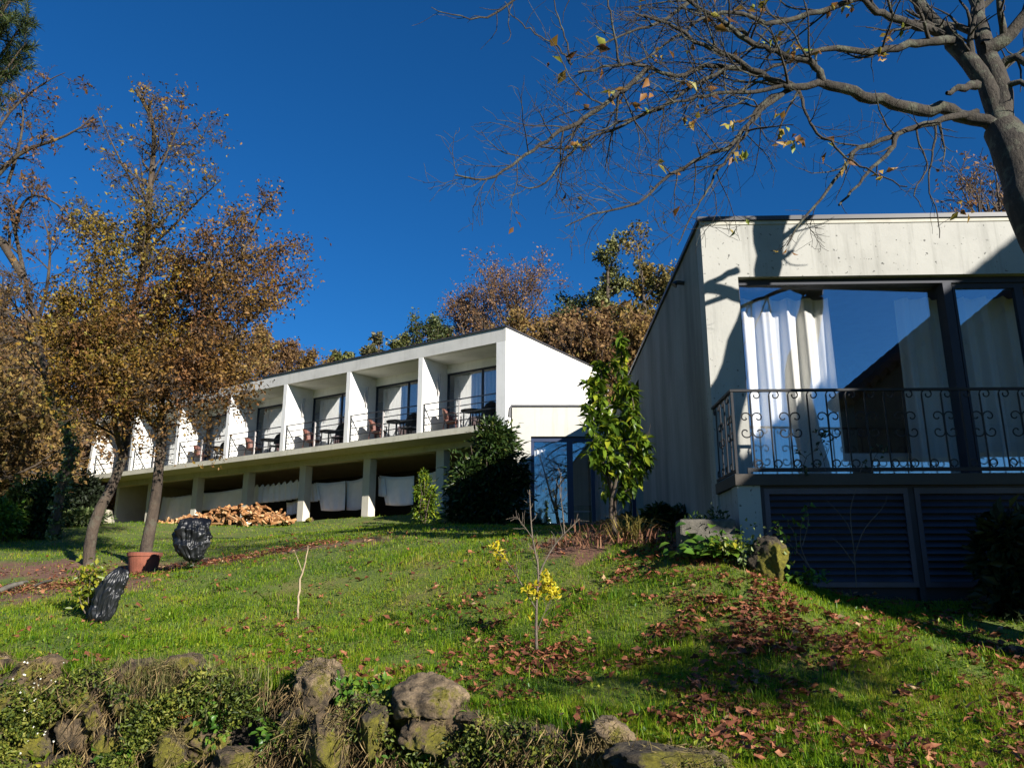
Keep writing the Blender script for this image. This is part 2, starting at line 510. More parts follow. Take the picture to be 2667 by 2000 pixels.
def leaf_curved(C, D, N, L, W, rnd, droop=0.35, fold=0.18):
    """longer leaves of six faces, drooping towards the tip"""
    n = len(C)
    D = unit(D); S = unit(np.cross(D, N)); U = np.cross(S, D)
    L = np.broadcast_to(L, (n,))[:, None]; W = np.broadcast_to(W, (n,))[:, None]
    rows = []
    for t, w in ((0.0, 0.08), (0.3, 0.85), (0.65, 0.95), (1.0, 0.02)):
        c = C + D * L * t - U * L * droop * t * t
        rows += [c + S * W * 0.5 * w + U * W * fold * w, c, c - S * W * 0.5 * w + U * W * fold * w]
    V = np.stack(rows, 1).reshape(-1, 3)
    i = np.arange(n)[:, None] * 12
    q = []
    for r in range(3):
        for k in range(2):
            a = r * 3 + k
            q.append([a, a + 1, a + 4, a + 3])
    F = np.concatenate([i + np.array([x]) for x in q], 1).reshape(-1, 4)
    return V, F, np.repeat(rnd, 6)

def blades(X, Y, Z, H, W, rnd, rng=RNG, lean=0.55):
    """grass blades of three triangles"""
    n = len(X)
    a = rng.uniform(0, 2 * math.pi, n)
    lx = np.cos(a); ly = np.sin(a)
    ln = rng.uniform(0.1, 1.0, n) * lean
    sx = -ly; sy = lx
    tw = rng.uniform(-0.6, 0.6, n)
    sx, sy = sx * np.cos(tw) - sy * np.sin(tw), sx * np.sin(tw) + sy * np.cos(tw)
    base = np.stack([X, Y, Z - 0.01], -1)
    S = np.stack([sx, sy, np.zeros(n)], -1) * (W * 0.5)[:, None]
    mid = base + np.stack([lx * ln * H * 0.35, ly * ln * H * 0.35, H * 0.62], -1)
    tip = base + np.stack([lx * ln * H * 1.05, ly * ln * H * 1.05, H * (1.05 - 0.45 * ln)], -1)
    V = np.stack([base - S, base + S, mid - S * 0.8, mid + S * 0.8, tip], 1).reshape(-1, 3)
    i = np.arange(n)[:, None] * 5
    F = np.concatenate([i + np.array([[0, 1, 3]]), i + np.array([[0, 3, 2]]), i + np.array([[2, 3, 4]])], 1).reshape(-1, 3)
    return V, F, np.repeat(rnd, 3)

def fbm(x, y, s=1.0, seed=0.0):
    """cheap smooth value noise from sines, -1..1"""
    x = x * s + seed; y = y * s - seed * 1.7
    return (np.sin(x * 1.7 + 1.3 * np.sin(y * 1.1)) + np.sin(y * 2.1 + 1.1 * np.sin(x * 1.9 + 2)) + 0.6 * np.sin(3.7 * x - 2.9 * y + 1.7 * np.sin(1.3 * y)) + 0.5 * np.sin(5.3 * y + 4.1 * x)) / 3.1

def view_points(n, y0, y1, rng=RNG, spread=0.74, power=1.0):
    r = rng.uniform(0, 1, n)
    Y = y0 / (1 - r * (1 - y0 / y1)) if power == 1.0 else y0 * (y1 / y0) ** r
    X = rng.uniform(-spread, spread, n) * Y
    return X, Y

def blocked(x, y):
    """footprints of the buildings, where nothing grows"""
    lx = (x - 2.366) * 0.9994 - (y - 8.9) * 0.034
    ly = (x - 2.366) * 0.034 + (y - 8.9) * 0.9994
    wing = (lx > -0.02) & (ly > -0.86) & (ly < 6.4)
    ann = (x > -0.02) & (y > 20.45)
    t = (x - B0[0]) * BI[0] + (y - B0[1]) * BI[1]
    return wing | ann | (t > 1.0)

# ------------------------------------------------------------------ grass
X1, Y1 = view_points(520000, 3.4, 28, power=1.0)
X2, Y2 = view_points(300000, 3.4, 11.0, power=1.0)
X = np.concatenate([X1, X2]); Y = np.concatenate([Y1, Y2])
dens = 0.95 + 0.45 * fbm(X, Y, 1.6, 3.0) + 0.3 * fbm(X, Y, 6.0, 8.0)
dens = dens - 1.1 * soil(X, Y) - 0.12 * np.exp(-((X - 2.2) / 1.0) ** 2 - ((Y - 6.9) / 0.8) ** 2)
keep = (Y > wall_y(X) + 0.02) & ~blocked(X, Y) & (RNG.uniform(0, 1, len(X)) < np.clip(dens, 0.10, 1))
X = X[keep]; Y = Y[keep]
Z = ground_z(X, Y)
H = (0.028 + 0.018 * fbm(X, Y, 2.3, 1.0) + RNG.uniform(0, 1, len(X)) ** 2 * 0.045)
H = H * (1 + 0.2 * sstep(-0.5, 1.6, X) * sstep(7.0, 4.8, Y)) * (1 + 0.5 * (fbm(X, Y, 5.0, 4.0) > 0.45))
H = np.clip(H, 0.018, 0.2) * (0.9 + 0.008 * Y)
Wd = np.maximum(0.0036, Y * 0.00060) * RNG.uniform(0.7, 1.3, len(X))
rnd = np.clip(0.53 + 0.24 * fbm(X, Y, 0.9, 6.0) + 0.2 * fbm(X, Y, 4.0, 2.0) + RNG.normal(0, 0.20, len(X)), 0, 1)
gmat = leaf_mat("grass_blades", [(0.0, (0.030, 0.085, 0.006)), (0.3, (0.105, 0.225, 0.009)), (0.6, (0.25, 0.375, 0.015)), (0.88, (0.40, 0.41, 0.03)), (1.0, (0.42, 0.31, 0.10))], 0.55, 0.45)
V, F, R = blades(X, Y, Z, H, Wd, rnd, lean=0.95)
tag(link("grass", mesh_arrays("grass", V, F, R), gmat), kind="stuff", label="short sunlit lawn grass covering the slope")

# rank tufts of long grass, plantain leaves near the wall
tx, ty = [], []
for _ in range(150):
    x, y = view_points(1, 3.9, 8.0)
    x, y = float(x[0]), float(y[0])
    if y > wall_y(x) + 0.02 and not blocked(np.array([x]), np.array([y]))[0] and (x > -0.6 or RNG.uniform() < 0.35):
        k = RNG.randint(18, 46)
        tx.append(x + RNG.normal(0, 0.05, k)); ty.append(y + RNG.normal(0, 0.05, k))
X = np.concatenate(tx); Y = np.concatenate(ty)
V, F, R = blades(X, Y, ground_z(X, Y), RNG.uniform(0.06, 0.16, len(X)), np.full(len(X), 0.008), RNG.uniform(0.1, 0.7, len(X)), lean=0.9)
tag(link("long_grass", mesh_arrays("long_grass", V, F, R), gmat), kind="stuff", label="ragged tufts of longer grass in the lawn")

# broad leaved weeds in the lawn
X, Y = view_points(30000, 3.6, 18.0)
k = (Y > wall_y(X)) & ~blocked(X, Y) & (fbm(X, Y, 2.2, 9.0) > -0.1) & (RNG.uniform(0, 1, len(X)) > soil(X, Y) * 0.9)
X = X[k]; Y = Y[k]; n = len(X)
C = np.stack([X, Y, ground_z(X, Y) + 0.025], -1)
D = rand_dirs(n); D[:, 2] = np.abs(D[:, 2]) * 0.7 + 0.1
V, F, R = leaf_kites(C, D, np.tile([0, 0, 1.0], (n, 1)) + 0.3 * rand_dirs(n), RNG.uniform(0.018, 0.055, n), RNG.uniform(0.012, 0.028, n), RNG.uniform(0, 1, n))
tag(link("weeds", mesh_arrays("weeds", V, F, R), leaf_mat("weed_leaves", [(0, (0.025, 0.07, 0.010)), (0.5, (0.08, 0.17, 0.014)), (0.85, (0.24, 0.30, 0.025)), (1, (0.36, 0.34, 0.05))], 0.4, 0.4)), kind="stuff", label="small broad leaved weeds among the grass")

# fallen leaves
def leaf_density(x, y):
    d = 0.10 + 0.38 * sstep(-3.5, 1.0, x) * sstep(13, 8, y)
    d = d + 1.9 * np.exp(-((x - 2.15) / 0.85) ** 2 - ((y - 7.0) / 0.65) ** 2) + 0.8 * np.exp(-((x - 1.8) / 1.5) ** 2 - ((y - 6.1) / 0.8) ** 2)
    d = d + 1.0 * np.exp(-((x - 1.7) / 0.8) ** 2 - ((y - 9.6) / 1.6) ** 2) + 0.5 * np.exp(-((x - 0.2) / 0.7) ** 2 - ((y - 7.3) / 0.9) ** 2)
    return d * np.clip(0.45 + 1.5 * fbm(x, y, 1.9, 5.0) + 0.7 * fbm(x, y, 5.5, 2.0), 0.03, 2.4)
X, Y = view_points(110000, 3.6, 20.0)
k = (Y > wall_y(X) - 0.1) & ~blocked(X, Y) & (RNG.uniform(0, 2.2, len(X)) < leaf_density(X, Y))
X = X[k]; Y = Y[k]; n = len(X)
C = np.stack([X, Y, ground_z(X, Y) + RNG.uniform(0.01, 0.06, n)], -1)
D = rand_dirs(n); D[:, 2] *= 0.35
sz = RNG.uniform(0.018, 0.060, n)
def leaf_crumpled(C, N, size, rnd, rng=RNG):
    """dry lobed leaves: a fan of eight faces, the rim drawn in and curled at random"""
    n = len(C); N = unit(N)
    S = unit(np.cross(N, rand_dirs(n, rng))); T = np.cross(N, S)
    rows = [C]
    curl = rng.uniform(0.1, 0.75, n)
    for k in range(8):
        a = 2 * math.pi * k / 8
        r = size * (0.62 if k % 2 == 0 else 0.34) * rng.uniform(0.7, 1.25, n)
        h = size * curl * rng.uniform(-0.15, 0.6, n)
        rows.append(C + S * (np.cos(a) * r * 1.15)[:, None] + T * (np.sin(a) * r * 0.75)[:, None] + N * h[:, None])
    V = np.stack(rows, 1).reshape(-1, 3)
    i = np.arange(n)[:, None] * 9
    F = np.concatenate([i + np.array([[0, 1 + k, 1 + (k + 1) % 8]]) for k in range(8)], 1).reshape(-1, 3)
    return V, F, np.clip(np.repeat(rnd, 8) + rng.normal(0, 0.06, n * 8), 0, 1)
V, F, R = leaf_crumpled(C, np.tile([0, 0, 1.0], (n, 1)) + 0.6 * rand_dirs(n), sz * 1.25, np.clip(RNG.normal(0.42, 0.25, n), 0, 1))
litter = leaf_mat("dry_fallen_leaves", [(0.0, (0.08, 0.030, 0.017)), (0.35, (0.20, 0.066, 0.034)), (0.65, (0.33, 0.125, 0.058)), (0.9, (0.40, 0.19, 0.10)), (1.0, (0.50, 0.34, 0.18))], 0.2, 0.7)
tag(link("fallen_leaves", mesh_arrays("fallen_leaves", V, F, R), litter), kind="stuff", label="brown dry leaves fallen over the lawn")

# ------------------------------------------------------------------ helpers for windows
def curtain_sheet(mb, x0, x1, y, z0, z1, waves, amp, nx=90, phase=0.0, gather=0.0):
    rows = []
    for j in range(7):
        f = j / 6
        z = z1 + (z0 - z1) * f
        row = []
        for i in range(nx + 1):
            t = i / nx
            a = amp * (0.55 + 0.45 * f)
            w = math.sin(2 * math.pi * waves * t + phase + 0.5 * math.sin(3.1 * t * waves * 0.7)) + 0.25 * math.sin(5 * math.pi * waves * t + 1)
            row.append((x0 + (x1 - x0) * t + gather * f * (t - 0.5), y + a * w, z + 0.012 * math.cos(2 * math.pi * waves * t + phase) * (1 - f)))
        rows.append(row)
    mb.sheet(rows)
    return mb

# ------------------------------------------------------------------ white building with balconies
hotel = thing("apartment_building", "long white flat roofed building on concrete columns with a row of recessed balconies", "building", (float(B0[0]), float(B0[1]), GB), -BROT)
FL, CL, RT = 2.65, 5.28, 5.74                 # floor, ceiling, roof heights above its base
LEN, DEP = 24.2, 9.5
DIV = [3.53 + 3.45 * k for k in range(6)]
BAYS = []
edges = [0.365] + DIV + [LEN - 0.12]
for k in range(7):
    s0 = edges[k] + (0.0 if k == 0 else 0.1)
    s1 = edges[k + 1] - 0.1
    BAYS.append((s0, s1))
w = MB()
w.box(-0.365, 0, 0.0, 1.45, 2.45, CL)                      # corner pillar
w.box(-0.25, 0, 1.45, DEP, 0.0, CL)                         # end wall
w.box(-LEN, -LEN + 0.22, 1.45, DEP, 0.0, CL)
w.box(-LEN, -0.0, DEP - 0.25, DEP - 0.003, 0.0, CL - 0.003)
w.build("wall", MT["white"], hotel)
w = MB(); w.box(-LEN, 0, 0.0, 0.22, CL, RT)                # fascia beam over the balconies
w.build("fascia", MT["white_front"], hotel)
w = MB(); w.box(-LEN, 0, 0.22, DEP, CL, RT - 0.02)
w.build("ceiling", MT["white"], hotel)
w = MB(); w.box(-LEN - 0.05, 0.05, -0.05, DEP + 0.05, RT, RT + 0.045)
w.build("roof", MT["trim"], hotel)
for s in DIV:
    w = MB(); w.box(-s - 0.1, -s + 0.1, 0.0, 1.45, FL, CL)
    w.build("partition", MT["white_front"] if False else MT["white"], hotel)
w = MB(); w.hexa([(-LEN, -0.15, 2.45), (-LEN + 0.2, -0.15, 2.45), (-LEN + 0.2, 1.45, FL), (-LEN, 1.45, FL),
                  (-LEN, 0.0, CL), (-LEN + 0.2, 0.0, CL), (-LEN + 0.2, 1.45, CL), (-LEN, 1.45, CL)])
w.build("partition", MT["white_front"], hotel)
w = MB(); w.box(-LEN, 0.0 - 0.366, -0.03, DEP - 0.3, 2.45, FL); w.box(-0.366, -0.002, 0.003, 1.44, 2.38, 2.449)
w.build("balcony_slab", MT["slab"], hotel)
w = MB(); w.box(-LEN + 0.3, -0.3, 1.15, 1.5, 2.22, 2.448); w.build("floor_beam", MT["slab"], hotel)
for k in range(7):
    s = 3.55 + 3.47 * k
    if s > LEN: continue
    w = MB(); w.box(-s - 0.175, -s + 0.175, 1.18, 1.53, -0.6, 2.219)
    w.build("column", MT["column"], hotel, bevel=0.012)
w = MB(); w.box(-LEN + 0.25, -0.3, 6.0, 6.2, -0.2, 2.448); w.build("undercroft_wall", MT["dark"], hotel)  # concrete back wall coloured dark for the shade of the undercroft
lamp_proto = None
for k, (s0, s1) in enumerate(BAYS):
    # header above the glazing
    w = MB(); w.box(-s1, -s0, 1.33, 1.449, 4.98, CL); w.build("header", MT["white"], hotel)
    # glazing: frame > panes, curtain
    f = MB(); x0, x1 = -s1 + 0.005, -s0 - 0.005
    xm = (x0 + x1) / 2
    for a, b2 in ((x0, x0 + 0.06), (xm - 0.035, xm + 0.035), (x1 - 0.06, x1)):
        f.box(a, b2, 1.36, 1.42, FL + 0.05, 4.92)
    f.box(x0, x1, 1.355, 1.425, FL, FL + 0.05); f.box(x0, x1, 1.355, 1.425, 4.92, 4.98)
    win = f.build("sliding_window", MT["alu"], hotel)
    g = MB(); g.box(x0 + 0.06, xm - 0.035, 1.385, 1.393, FL + 0.05, 4.92); g.box(xm + 0.035, x1 - 0.06, 1.385, 1.393, FL + 0.05, 4.92)
    g.build("pane", MT["glass_strong"], win)
    c = MB(); curtain_sheet(c, x0 + 0.1, x0 + (x1 - x0) * (0.68 if k % 2 == 0 else 0.58), 1.62, FL + 0.02, 4.9, 11, 0.045, 140, k)
    c.build("curtain", MT["curtain"], win, True)
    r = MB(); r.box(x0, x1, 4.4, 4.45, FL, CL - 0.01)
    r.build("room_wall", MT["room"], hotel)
    # railing of five bars
    f = MB()
    for z in (0.03, 0.27, 0.51, 0.75):
        f.tube([(-s1, 0.09, FL + z), (-s0, 0.09, FL + z)], 0.017, 6)
    f.box(-s1, -s0, 0.065, 0.115, FL + 0.965, FL + 0.995)
    f.box(-s1 + 0.02, -s1 + 0.06, 0.07, 0.11, FL, FL + 0.964)
    f.box(-s0 - 0.06, -s0 - 0.02, 0.07, 0.11, FL, FL + 0.964)
    rl = f.build("railing", MT["rail"], hotel)
    f = MB(); f.box(-(s0 + s1) / 2 - 0.025, -(s0 + s1) / 2 + 0.025, 0.07, 0.11, FL, FL + 0.964)
    f.build("post", MT["rail_post"], rl)
    # slanted sconce on the partition
    if k < 6:
        f = MB(); x = -s1 + 0.035
        f.tube([(x, 0.72, 4.62), (x + 0.05, 0.80, 4.05)], [0.035, 0.012], 6)
        f.tube([(x, 0.86, 4.86), (x + 0.05, 0.80, 4.05)], [0.05, 0.014], 6)
        f.build("wall_lamp", MT["rail_post"], hotel)
# flat metal louvre at the far left end
def hotel_pt(s, t, z):
    x, y = bpt(s, t)
    return (x, y, z + GB)

# balcony furniture
def make_chair(name, label, mat, loc, rz, group):
    t = thing(name, label, "chair", loc, rz, group)
    m_ = MB()
    rows = []
    for i in range(5):
        a = -0.24 + 0.12 * i
        rows.append([(a, -0.22 + 0.11 * j, 0.42 - 0.03 * math.sin(math.pi * i / 4) - 0.012 * j) for j in range(5)])
    m_.sheet(rows); m_.box(-0.25, 0.25, -0.23, -0.2, 0.36, 0.43); m_.box(-0.25, 0.25, -0.2, 0.22, 0.35, 0.37)
    m_.build("seat", mat, t)
    m_ = MB(); G1 = []; G2 = []
    for i in range(7):
        an = math.pi * (i / 6)
        x = -0.27 * math.cos(an); y = 0.08 + 0.2 * math.sin(an)
        G1.append([(x, y, 0.42), (x * 1.03, y + 0.04, 0.62), (x * 1.05, y + 0.08, 0.62 + 0.24 * math.sin(an) ** 0.7)])
        G2.append([(x * 0.92, y - 0.03, 0.42), (x * 0.95, y + 0.01, 0.62), (x * 0.97, y + 0.05, 0.62 + 0.24 * math.sin(an) ** 0.7)])
    m_.sheet(G1); m_.sheet([list(reversed(r_)) for r_ in G2])
    m_.tube([(G1[i][2][0] * 0.98, G1[i][2][1] - 0.015, G1[i][2][2]) for i in range(7)], 0.022, 6)
    m_.build("backrest", mat, t)
    for sx in (-1, 1):
        m_ = MB(); m_.tube([(sx * 0.27, 0.1, 0.62), (sx * 0.29, -0.1, 0.64), (sx * 0.27, -0.22, 0.60), (sx * 0.25, -0.23, 0.40)], 0.02, 6)
        m_.build("armrest", mat, t)
        for sy in (-1, 1):
            m_ = MB(); m_.tube([(sx * 0.22, sy * 0.19, 0.36), (sx * 0.26, sy * 0.24, 0.0)], 0.018, 6)
            m_.build("leg", mat, t)
    return t

def make_table(label, loc, rz, group):
    t = thing("balcony_table", label, "table", loc, rz, group)
    m_ = MB(); n = 20
    m_.tube([(0, 0, 0.70), (0, 0, 0.735)], [0.36, 0.37], n); m_.build("table_top", MT["wicker"], t)
    for k in range(4):
        a = math.pi / 4 + k * math.pi / 2
        m_ = MB(); m_.tube([(0.26 * math.cos(a), 0.26 * math.sin(a), 0.70), (0.28 * math.cos(a), 0.28 * math.sin(a), 0.0)], 0.022, 6); m_.build("leg", MT["wicker"], t)
    return t

ordn = ["rightmost", "second", "third", "fourth", "fifth"]
for k in range(5):
    s0, s1 = BAYS[k]
    w_ = s1 - s0
    where = "on the rightmost white balcony" if k == 0 else "on the %s white balcony from the right" % ordn[k]
    make_chair("balcony_chair", "red brown chair beside the partition " + where, MT["redwood"], hotel_pt(s0 + w_ * 0.73, 0.62, FL), -BROT + 1.9, "red brown balcony chairs")
    make_table("round dark table " + where, hotel_pt(s0 + w_ * 0.52, 0.85, FL), -BROT, "balcony tables")
    make_chair("balcony_chair", "black wicker armchair facing the table " + where, MT["wicker"], hotel_pt(s0 + w_ * 0.29, 0.72, FL), -BROT - 1.75, "black balcony armchairs")

# canvas sheets hung between the columns
def on_front(u, v, t):
    r = ray(u, v)
    pt = np.array([B0[0] + BI[0] * t, B0[1] + BI[1] * t])
    k = (pt @ BI) / (r[0] * BI[0] + r[1] * BI[1])
    return r * k

def hang(label, quad, t=1.95, ruffle=0.0, waves=8):
    """quad: top left, top right, bottom right, bottom left in the photograph"""
    c = [on_front(u, v, t) for u, v in quad]
    base = (c[3] + c[2]) / 2
    rows = []
    for j in range(9):
        f = j / 8; row = []
        for i in range(41):
            g = i / 40
            p = (c[0] * (1 - g) + c[1] * g) * (1 - f) + (c[3] * (1 - g) + c[2] * g) * f
            sag = -0.05 * math.sin(math.pi * g) * (1 - 0.3 * f)
            wv = math.sin(2 * math.pi * waves * g + 0.6 * f)
            off = (0.018 + ruffle * 0.05) * wv * (0.4 + f * 0.8) + 0.02 * math.sin(7 * g + 3 * f)
            p = p + np.array([BI[0], BI[1], 0]) * off
            row.append((p[0] - base[0], p[1] - base[1], p[2] - base[2] + sag + ruffle * 0.07 * (wv if f < 0.2 else 0)))
        rows.append(row)
    m_ = MB(); m_.sheet(rows)
    o = m_.build("hanging_sheet", MT["sheet"], None, True)
    o.location = base
    so_ = o.modifiers.new("thick", 'SOLIDIFY'); so_.thickness = 0.006
    tag(o, label, "sheet", "canvas sheets hung between the columns")
hang("ruffled white canvas hung above the right half of the firewood heap", [(651, 1266), (784, 1250), (783, 1297), (650, 1312)], 1.95, 1.0, 9)
hang("narrow white canvas strip beside the left of the two sunlit columns", [(806, 1258), (824, 1256), (834, 1302), (804, 1306)], 1.9, 0.3, 3)
hang("narrow white canvas strip beside the right of the two sunlit columns", [(985, 1242), (1000, 1240), (1006, 1292), (984, 1290)], 1.9, 0.3, 3)
hang("low white canvas strip below the ruffled one, left of a column", [(746, 1308), (779, 1300), (777, 1335), (745, 1341)], 2.3)
hang("white canvas square hung between the two tallest lit columns, left piece", [(822, 1256), (899, 1252), (898, 1328), (836, 1329)], 1.95, 0, 3)
hang("white canvas square between the two tallest lit columns, right piece", [(901, 1252), (952, 1242), (944, 1325), (902, 1328)], 2.1, 0, 2)
hang("white canvas hung behind the small yellowing shrub", [(988, 1238), (1078, 1239), (1076, 1314), (1004, 1315)], 1.95, 0, 3)
hang("short white canvas hung between the yellowing shrub and the dark bush", [(1088, 1236), (1142, 1224), (1136, 1270), (1090, 1274)], 2.1, 0, 3)
hang("white canvas reaching the ground left of the firewood heap", [(424, 1294), (501, 1288), (500, 1345), (410, 1358)], 1.95, 0.2, 6)
hang("white canvas hung above the left half of the firewood heap", [(523, 1284), (637, 1270), (636, 1319), (520, 1330)], 1.95, 0, 3)

# ------------------------------------------------------------------ low cream annex
AY = 20.5
AZ = 1.30
annex = thing("annex", "low cream annex with blue framed glass doors between the two bigger buildings", "building", (0.0, AY, AZ))
H_ = 4.47 - AZ
dt = 3.655 - AZ
w = MB()
w.box(0.0, 0.51, 0, 0.25, -0.4, H_); w.box(0.51, 4.6, 0, 0.25, dt, H_); w.box(3.30, 4.6, 0, 0.25, -0.4, dt)
w.box(0.0, 0.25, 0.25, 7, -0.4, H_); w.box(4.35, 4.6, 0.25, 7, -0.4, H_)
w.box(0.25, 4.35, 4.0, 4.2, 0, H_)
w.build("wall", MT["annex"], annex)
w = MB(); w.box(-0.04, 4.64, -0.04, 7.0, H_, H_ + 0.05); w.build("roof", MT["trim"], annex)
w = MB(); w.box(0.25, 4.35, 0.25, 4.0, -0.05, 0.02); w.build("floor", MT["room"], annex)
f = MB()
for a, b2 in ((0.512, 0.60), (1.48, 1.64), (2.12, 2.22), (3.20, 3.298)):
    f.box(a, b2, 0.10, 0.18, 0.05, dt - 0.13)
f.box(0.512, 3.298, 0.09, 0.19, 0.0, 0.05); f.box(0.512, 3.298, 0.09, 0.19, dt - 0.13, dt - 0.003)
door = f.build("glass_door", simple("blue_grey_door_frame", (0.02, 0.032, 0.075), 0.4), annex)
for a, b2 in ((0.60, 1.48), (1.64, 2.12), (2.22, 3.20)):
    g = MB(); g.box(a, b2, 0.135, 0.143, 0.05, dt - 0.13); g.build("pane", MT["glass_strong"], door)
c = MB(); curtain_sheet(c, 0.62, 0.92, 0.45, 0.05, dt - 0.15, 3, 0.04, 40); curtain_sheet(c, 2.24, 3.2, 0.45, 0.05, dt - 0.15, 7, 0.04, 80)
c.build("curtain", MT["curtain"], door, True)
f = MB(); f.box(0.95, 2.1, 0.3, 0.32, 0.36, 0.385); f.build("handrail", MT["rail_post"], door)
f = MB(); f.tube([(-0.02, -0.05, H_ + 0.0), (-0.06, -0.08, H_ - 0.06), (-0.07, -0.08, H_ - 0.30)], [0.03, 0.035, 0.045], 8)
f.build("rain_spout", MT["trim"], annex)

# ------------------------------------------------------------------ concrete house on the right
WR = math.radians(-1.95)
wing = thing("concrete_house", "grey concrete flat roofed house with a wide glazed front, partly shaded by the big tree", "building", (2.366, 8.9, 0.0), WR)
WT = 4.32                                      # top of the walls above the viewer's eye
WF = 1.03                                      # floor
OX0, OX1, OT = 0.42, 5.25, 3.575               # opening
WLEN, WDEP = 6.3, 6.31
w = MB()
w.box(0.0, OX0, 0.0, 0.28, -0.6, WT); w.box(OX0, OX1, 0.0, 0.28, OT, WT); w.box(OX1, WLEN, 0.0, 0.28, -0.6, WT)
w.box(OX0, OX1, 0.0, 0.28, -0.6, WF - 0.02)
w.build("front_wall", MT["concrete"], wing)
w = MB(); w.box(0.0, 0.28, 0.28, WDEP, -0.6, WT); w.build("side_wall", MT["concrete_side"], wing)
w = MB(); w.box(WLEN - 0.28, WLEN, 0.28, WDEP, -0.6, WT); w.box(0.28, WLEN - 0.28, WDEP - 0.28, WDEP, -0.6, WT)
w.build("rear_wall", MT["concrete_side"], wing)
w = MB(); w.box(-0.035, WLEN + 0.03, -0.035, 11.45, WT, WT + 0.055); w.build("roof", MT["trim"], wing)
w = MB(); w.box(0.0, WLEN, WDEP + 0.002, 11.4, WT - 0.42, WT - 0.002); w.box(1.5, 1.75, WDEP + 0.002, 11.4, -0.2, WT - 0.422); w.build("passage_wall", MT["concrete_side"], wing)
w = MB(); w.box(-0.012, WLEN, -0.012, -0.001, WT - 0.05, WT - 0.003); w.build("roof_edge", simple("roof_edge_render", (0.40, 0.38, 0.32), 0.8), wing)
w = MB(); w.box(0.28, WLEN - 0.28, 0.28, WDEP - 0.28, WF - 0.2, WF); w.build("floor", simple("brown_floor", (0.06, 0.045, 0.035), 0.5), wing)
w = MB(); w.box(0.28, WLEN - 0.28, 0.28, WDEP - 0.28, OT + 0.02, OT + 0.2); w.build("ceiling", MT["room"], wing)
w = MB(); w.box(0.281, 0.30, 0.285, WDEP - 0.29, WF, OT + 0.02); w.box(0.30, WLEN - 0.3, 4.0, 4.1, WF, OT + 0.02); w.box(WLEN - 0.31, WLEN - 0.281, 0.285, 4.0, WF, OT + 0.02)
w.build("room_wall", MT["room"], wing)
# big window: frame > panes, curtains
f = MB()
f.box(OX0, OX1, 0.09, 0.28, OT - 0.075, OT - 0.003)
f.box(OX0, OX1, 0.09, 0.275, WF - 0.015, WF + 0.05)
f.box(OX0, OX0 + 0.035, 0.10, 0.27, WF + 0.05, OT - 0.075)
f.box(2.93, 3.035, 0.085, 0.272, WF + 0.05, OT - 0.075)
f.box(OX1 - 0.05, OX1, 0.11, 0.19, WF + 0.05, OT - 0.075)
bigw = f.build("window", MT["alu"], wing)
f = MB()
f.box(3.061, 4.72, 0.115, 0.175, OT - 0.14, OT - 0.076); f.box(3.061, 4.72, 0.115, 0.175, WF + 0.051, WF + 0.13)
f.box(3.061, 3.09, 0.115, 0.175, WF + 0.13, OT - 0.14); f.box(3.80, 3.90, 0.115, 0.175, WF + 0.13, OT - 0.14)
f.build("sash", MT["alu"], bigw)
def skew_pane(x0, x1, z0, z1, yc, sk, th=0.008):
    """a pane sitting slightly askew in its deep frame"""
    k = math.tan(math.radians(sk)) * (x1 - x0) / 2
    g = MB(); g.hexa([(x0, yc - k, z0), (x1, yc + k, z0), (x1, yc + k + th, z0), (x0, yc - k + th, z0), (x0, yc - k, z1), (x1, yc + k, z1), (x1, yc + k + th, z1), (x0, yc - k + th, z1)])
    g.build("pane", MT["glass"], bigw)
skew_pane(OX0 + 0.035, 2.93, WF + 0.05, OT - 0.075, 0.185, 3.2)
g = MB(); g.box(3.09, 3.80, 0.14, 0.148, WF + 0.13, OT - 0.14); g.box(3.90, OX1 - 0.05, 0.14, 0.148, WF + 0.13, OT - 0.14); g.build("pane", MT["glass"], bigw)
c = MB(); curtain_sheet(c, OX0 + 0.02, 1.68, 0.55, WF + 0.02, OT - 0.10, 4.6, 0.085, 150, 0.8); c.build("curtain", MT["curtain"], bigw, True)
c = MB(); curtain_sheet(c, 2.55, 4.60, 0.52, WF + 0.02, OT - 0.12, 8.5, 0.085, 150, 2.0); c.build("curtain", MT["curtain"], bigw, True)
# balcony in front of it
w = MB(); w.box(-0.02, 6.2, -0.93, -0.004, WF - 0.12, WF - 0.004); w.build("balcony_slab", plaster("shade_darkened_balcony_concrete", (0.055, 0.046, 0.038), (0.02, 0.018, 0.016), 0.5), wing)  # concrete colour darkened to stand for the shade on the slab
w = MB(); w.box(0.0, 0.235, -0.9, -0.66, -0.6, WF - 0.122); w.build("balcony_pier", MT["concrete"], wing)
w = MB(); w.box(0.02, 0.2, -0.658, -0.004, -0.6, WF - 0.122); w.build("balcony_side_wall", MT["concrete"], wing)
# dark slatted doors below it
def louvre(x0, x1, z0, z1):
    fr = MB()
    fr.box(x0, x0 + 0.05, -0.86, -0.80, z0, z1); fr.box(x1 - 0.05, x1, -0.86, -0.80, z0, z1)
    fr.box(x0 + 0.05, x1 - 0.05, -0.86, -0.80, z1 - 0.06, z1); fr.box(x0 + 0.05, x1 - 0.05, -0.86, -0.80, z0, z0 + 0.05)
    o = fr.build("slatted_door", MT["louvre"], wing)
    sl = MB(); n = 13; zz0 = z0 + 0.05; st = (z1 - 0.06 - zz0) / n
    for i in range(n):
        a = zz0 + st * i + 0.006
        sl.hexa([(x0 + 0.05, -0.855, a), (x1 - 0.05, -0.855, a), (x1 - 0.05, -0.845, a), (x0 + 0.05, -0.845, a),
                 (x0 + 0.05, -0.815, a + st * 0.70), (x1 - 0.05, -0.815, a + st * 0.70), (x1 - 0.05, -0.805, a + st * 0.70), (x0 + 0.05, -0.805, a + st * 0.70)])
    sl.build("slats", MT["louvre"], o)
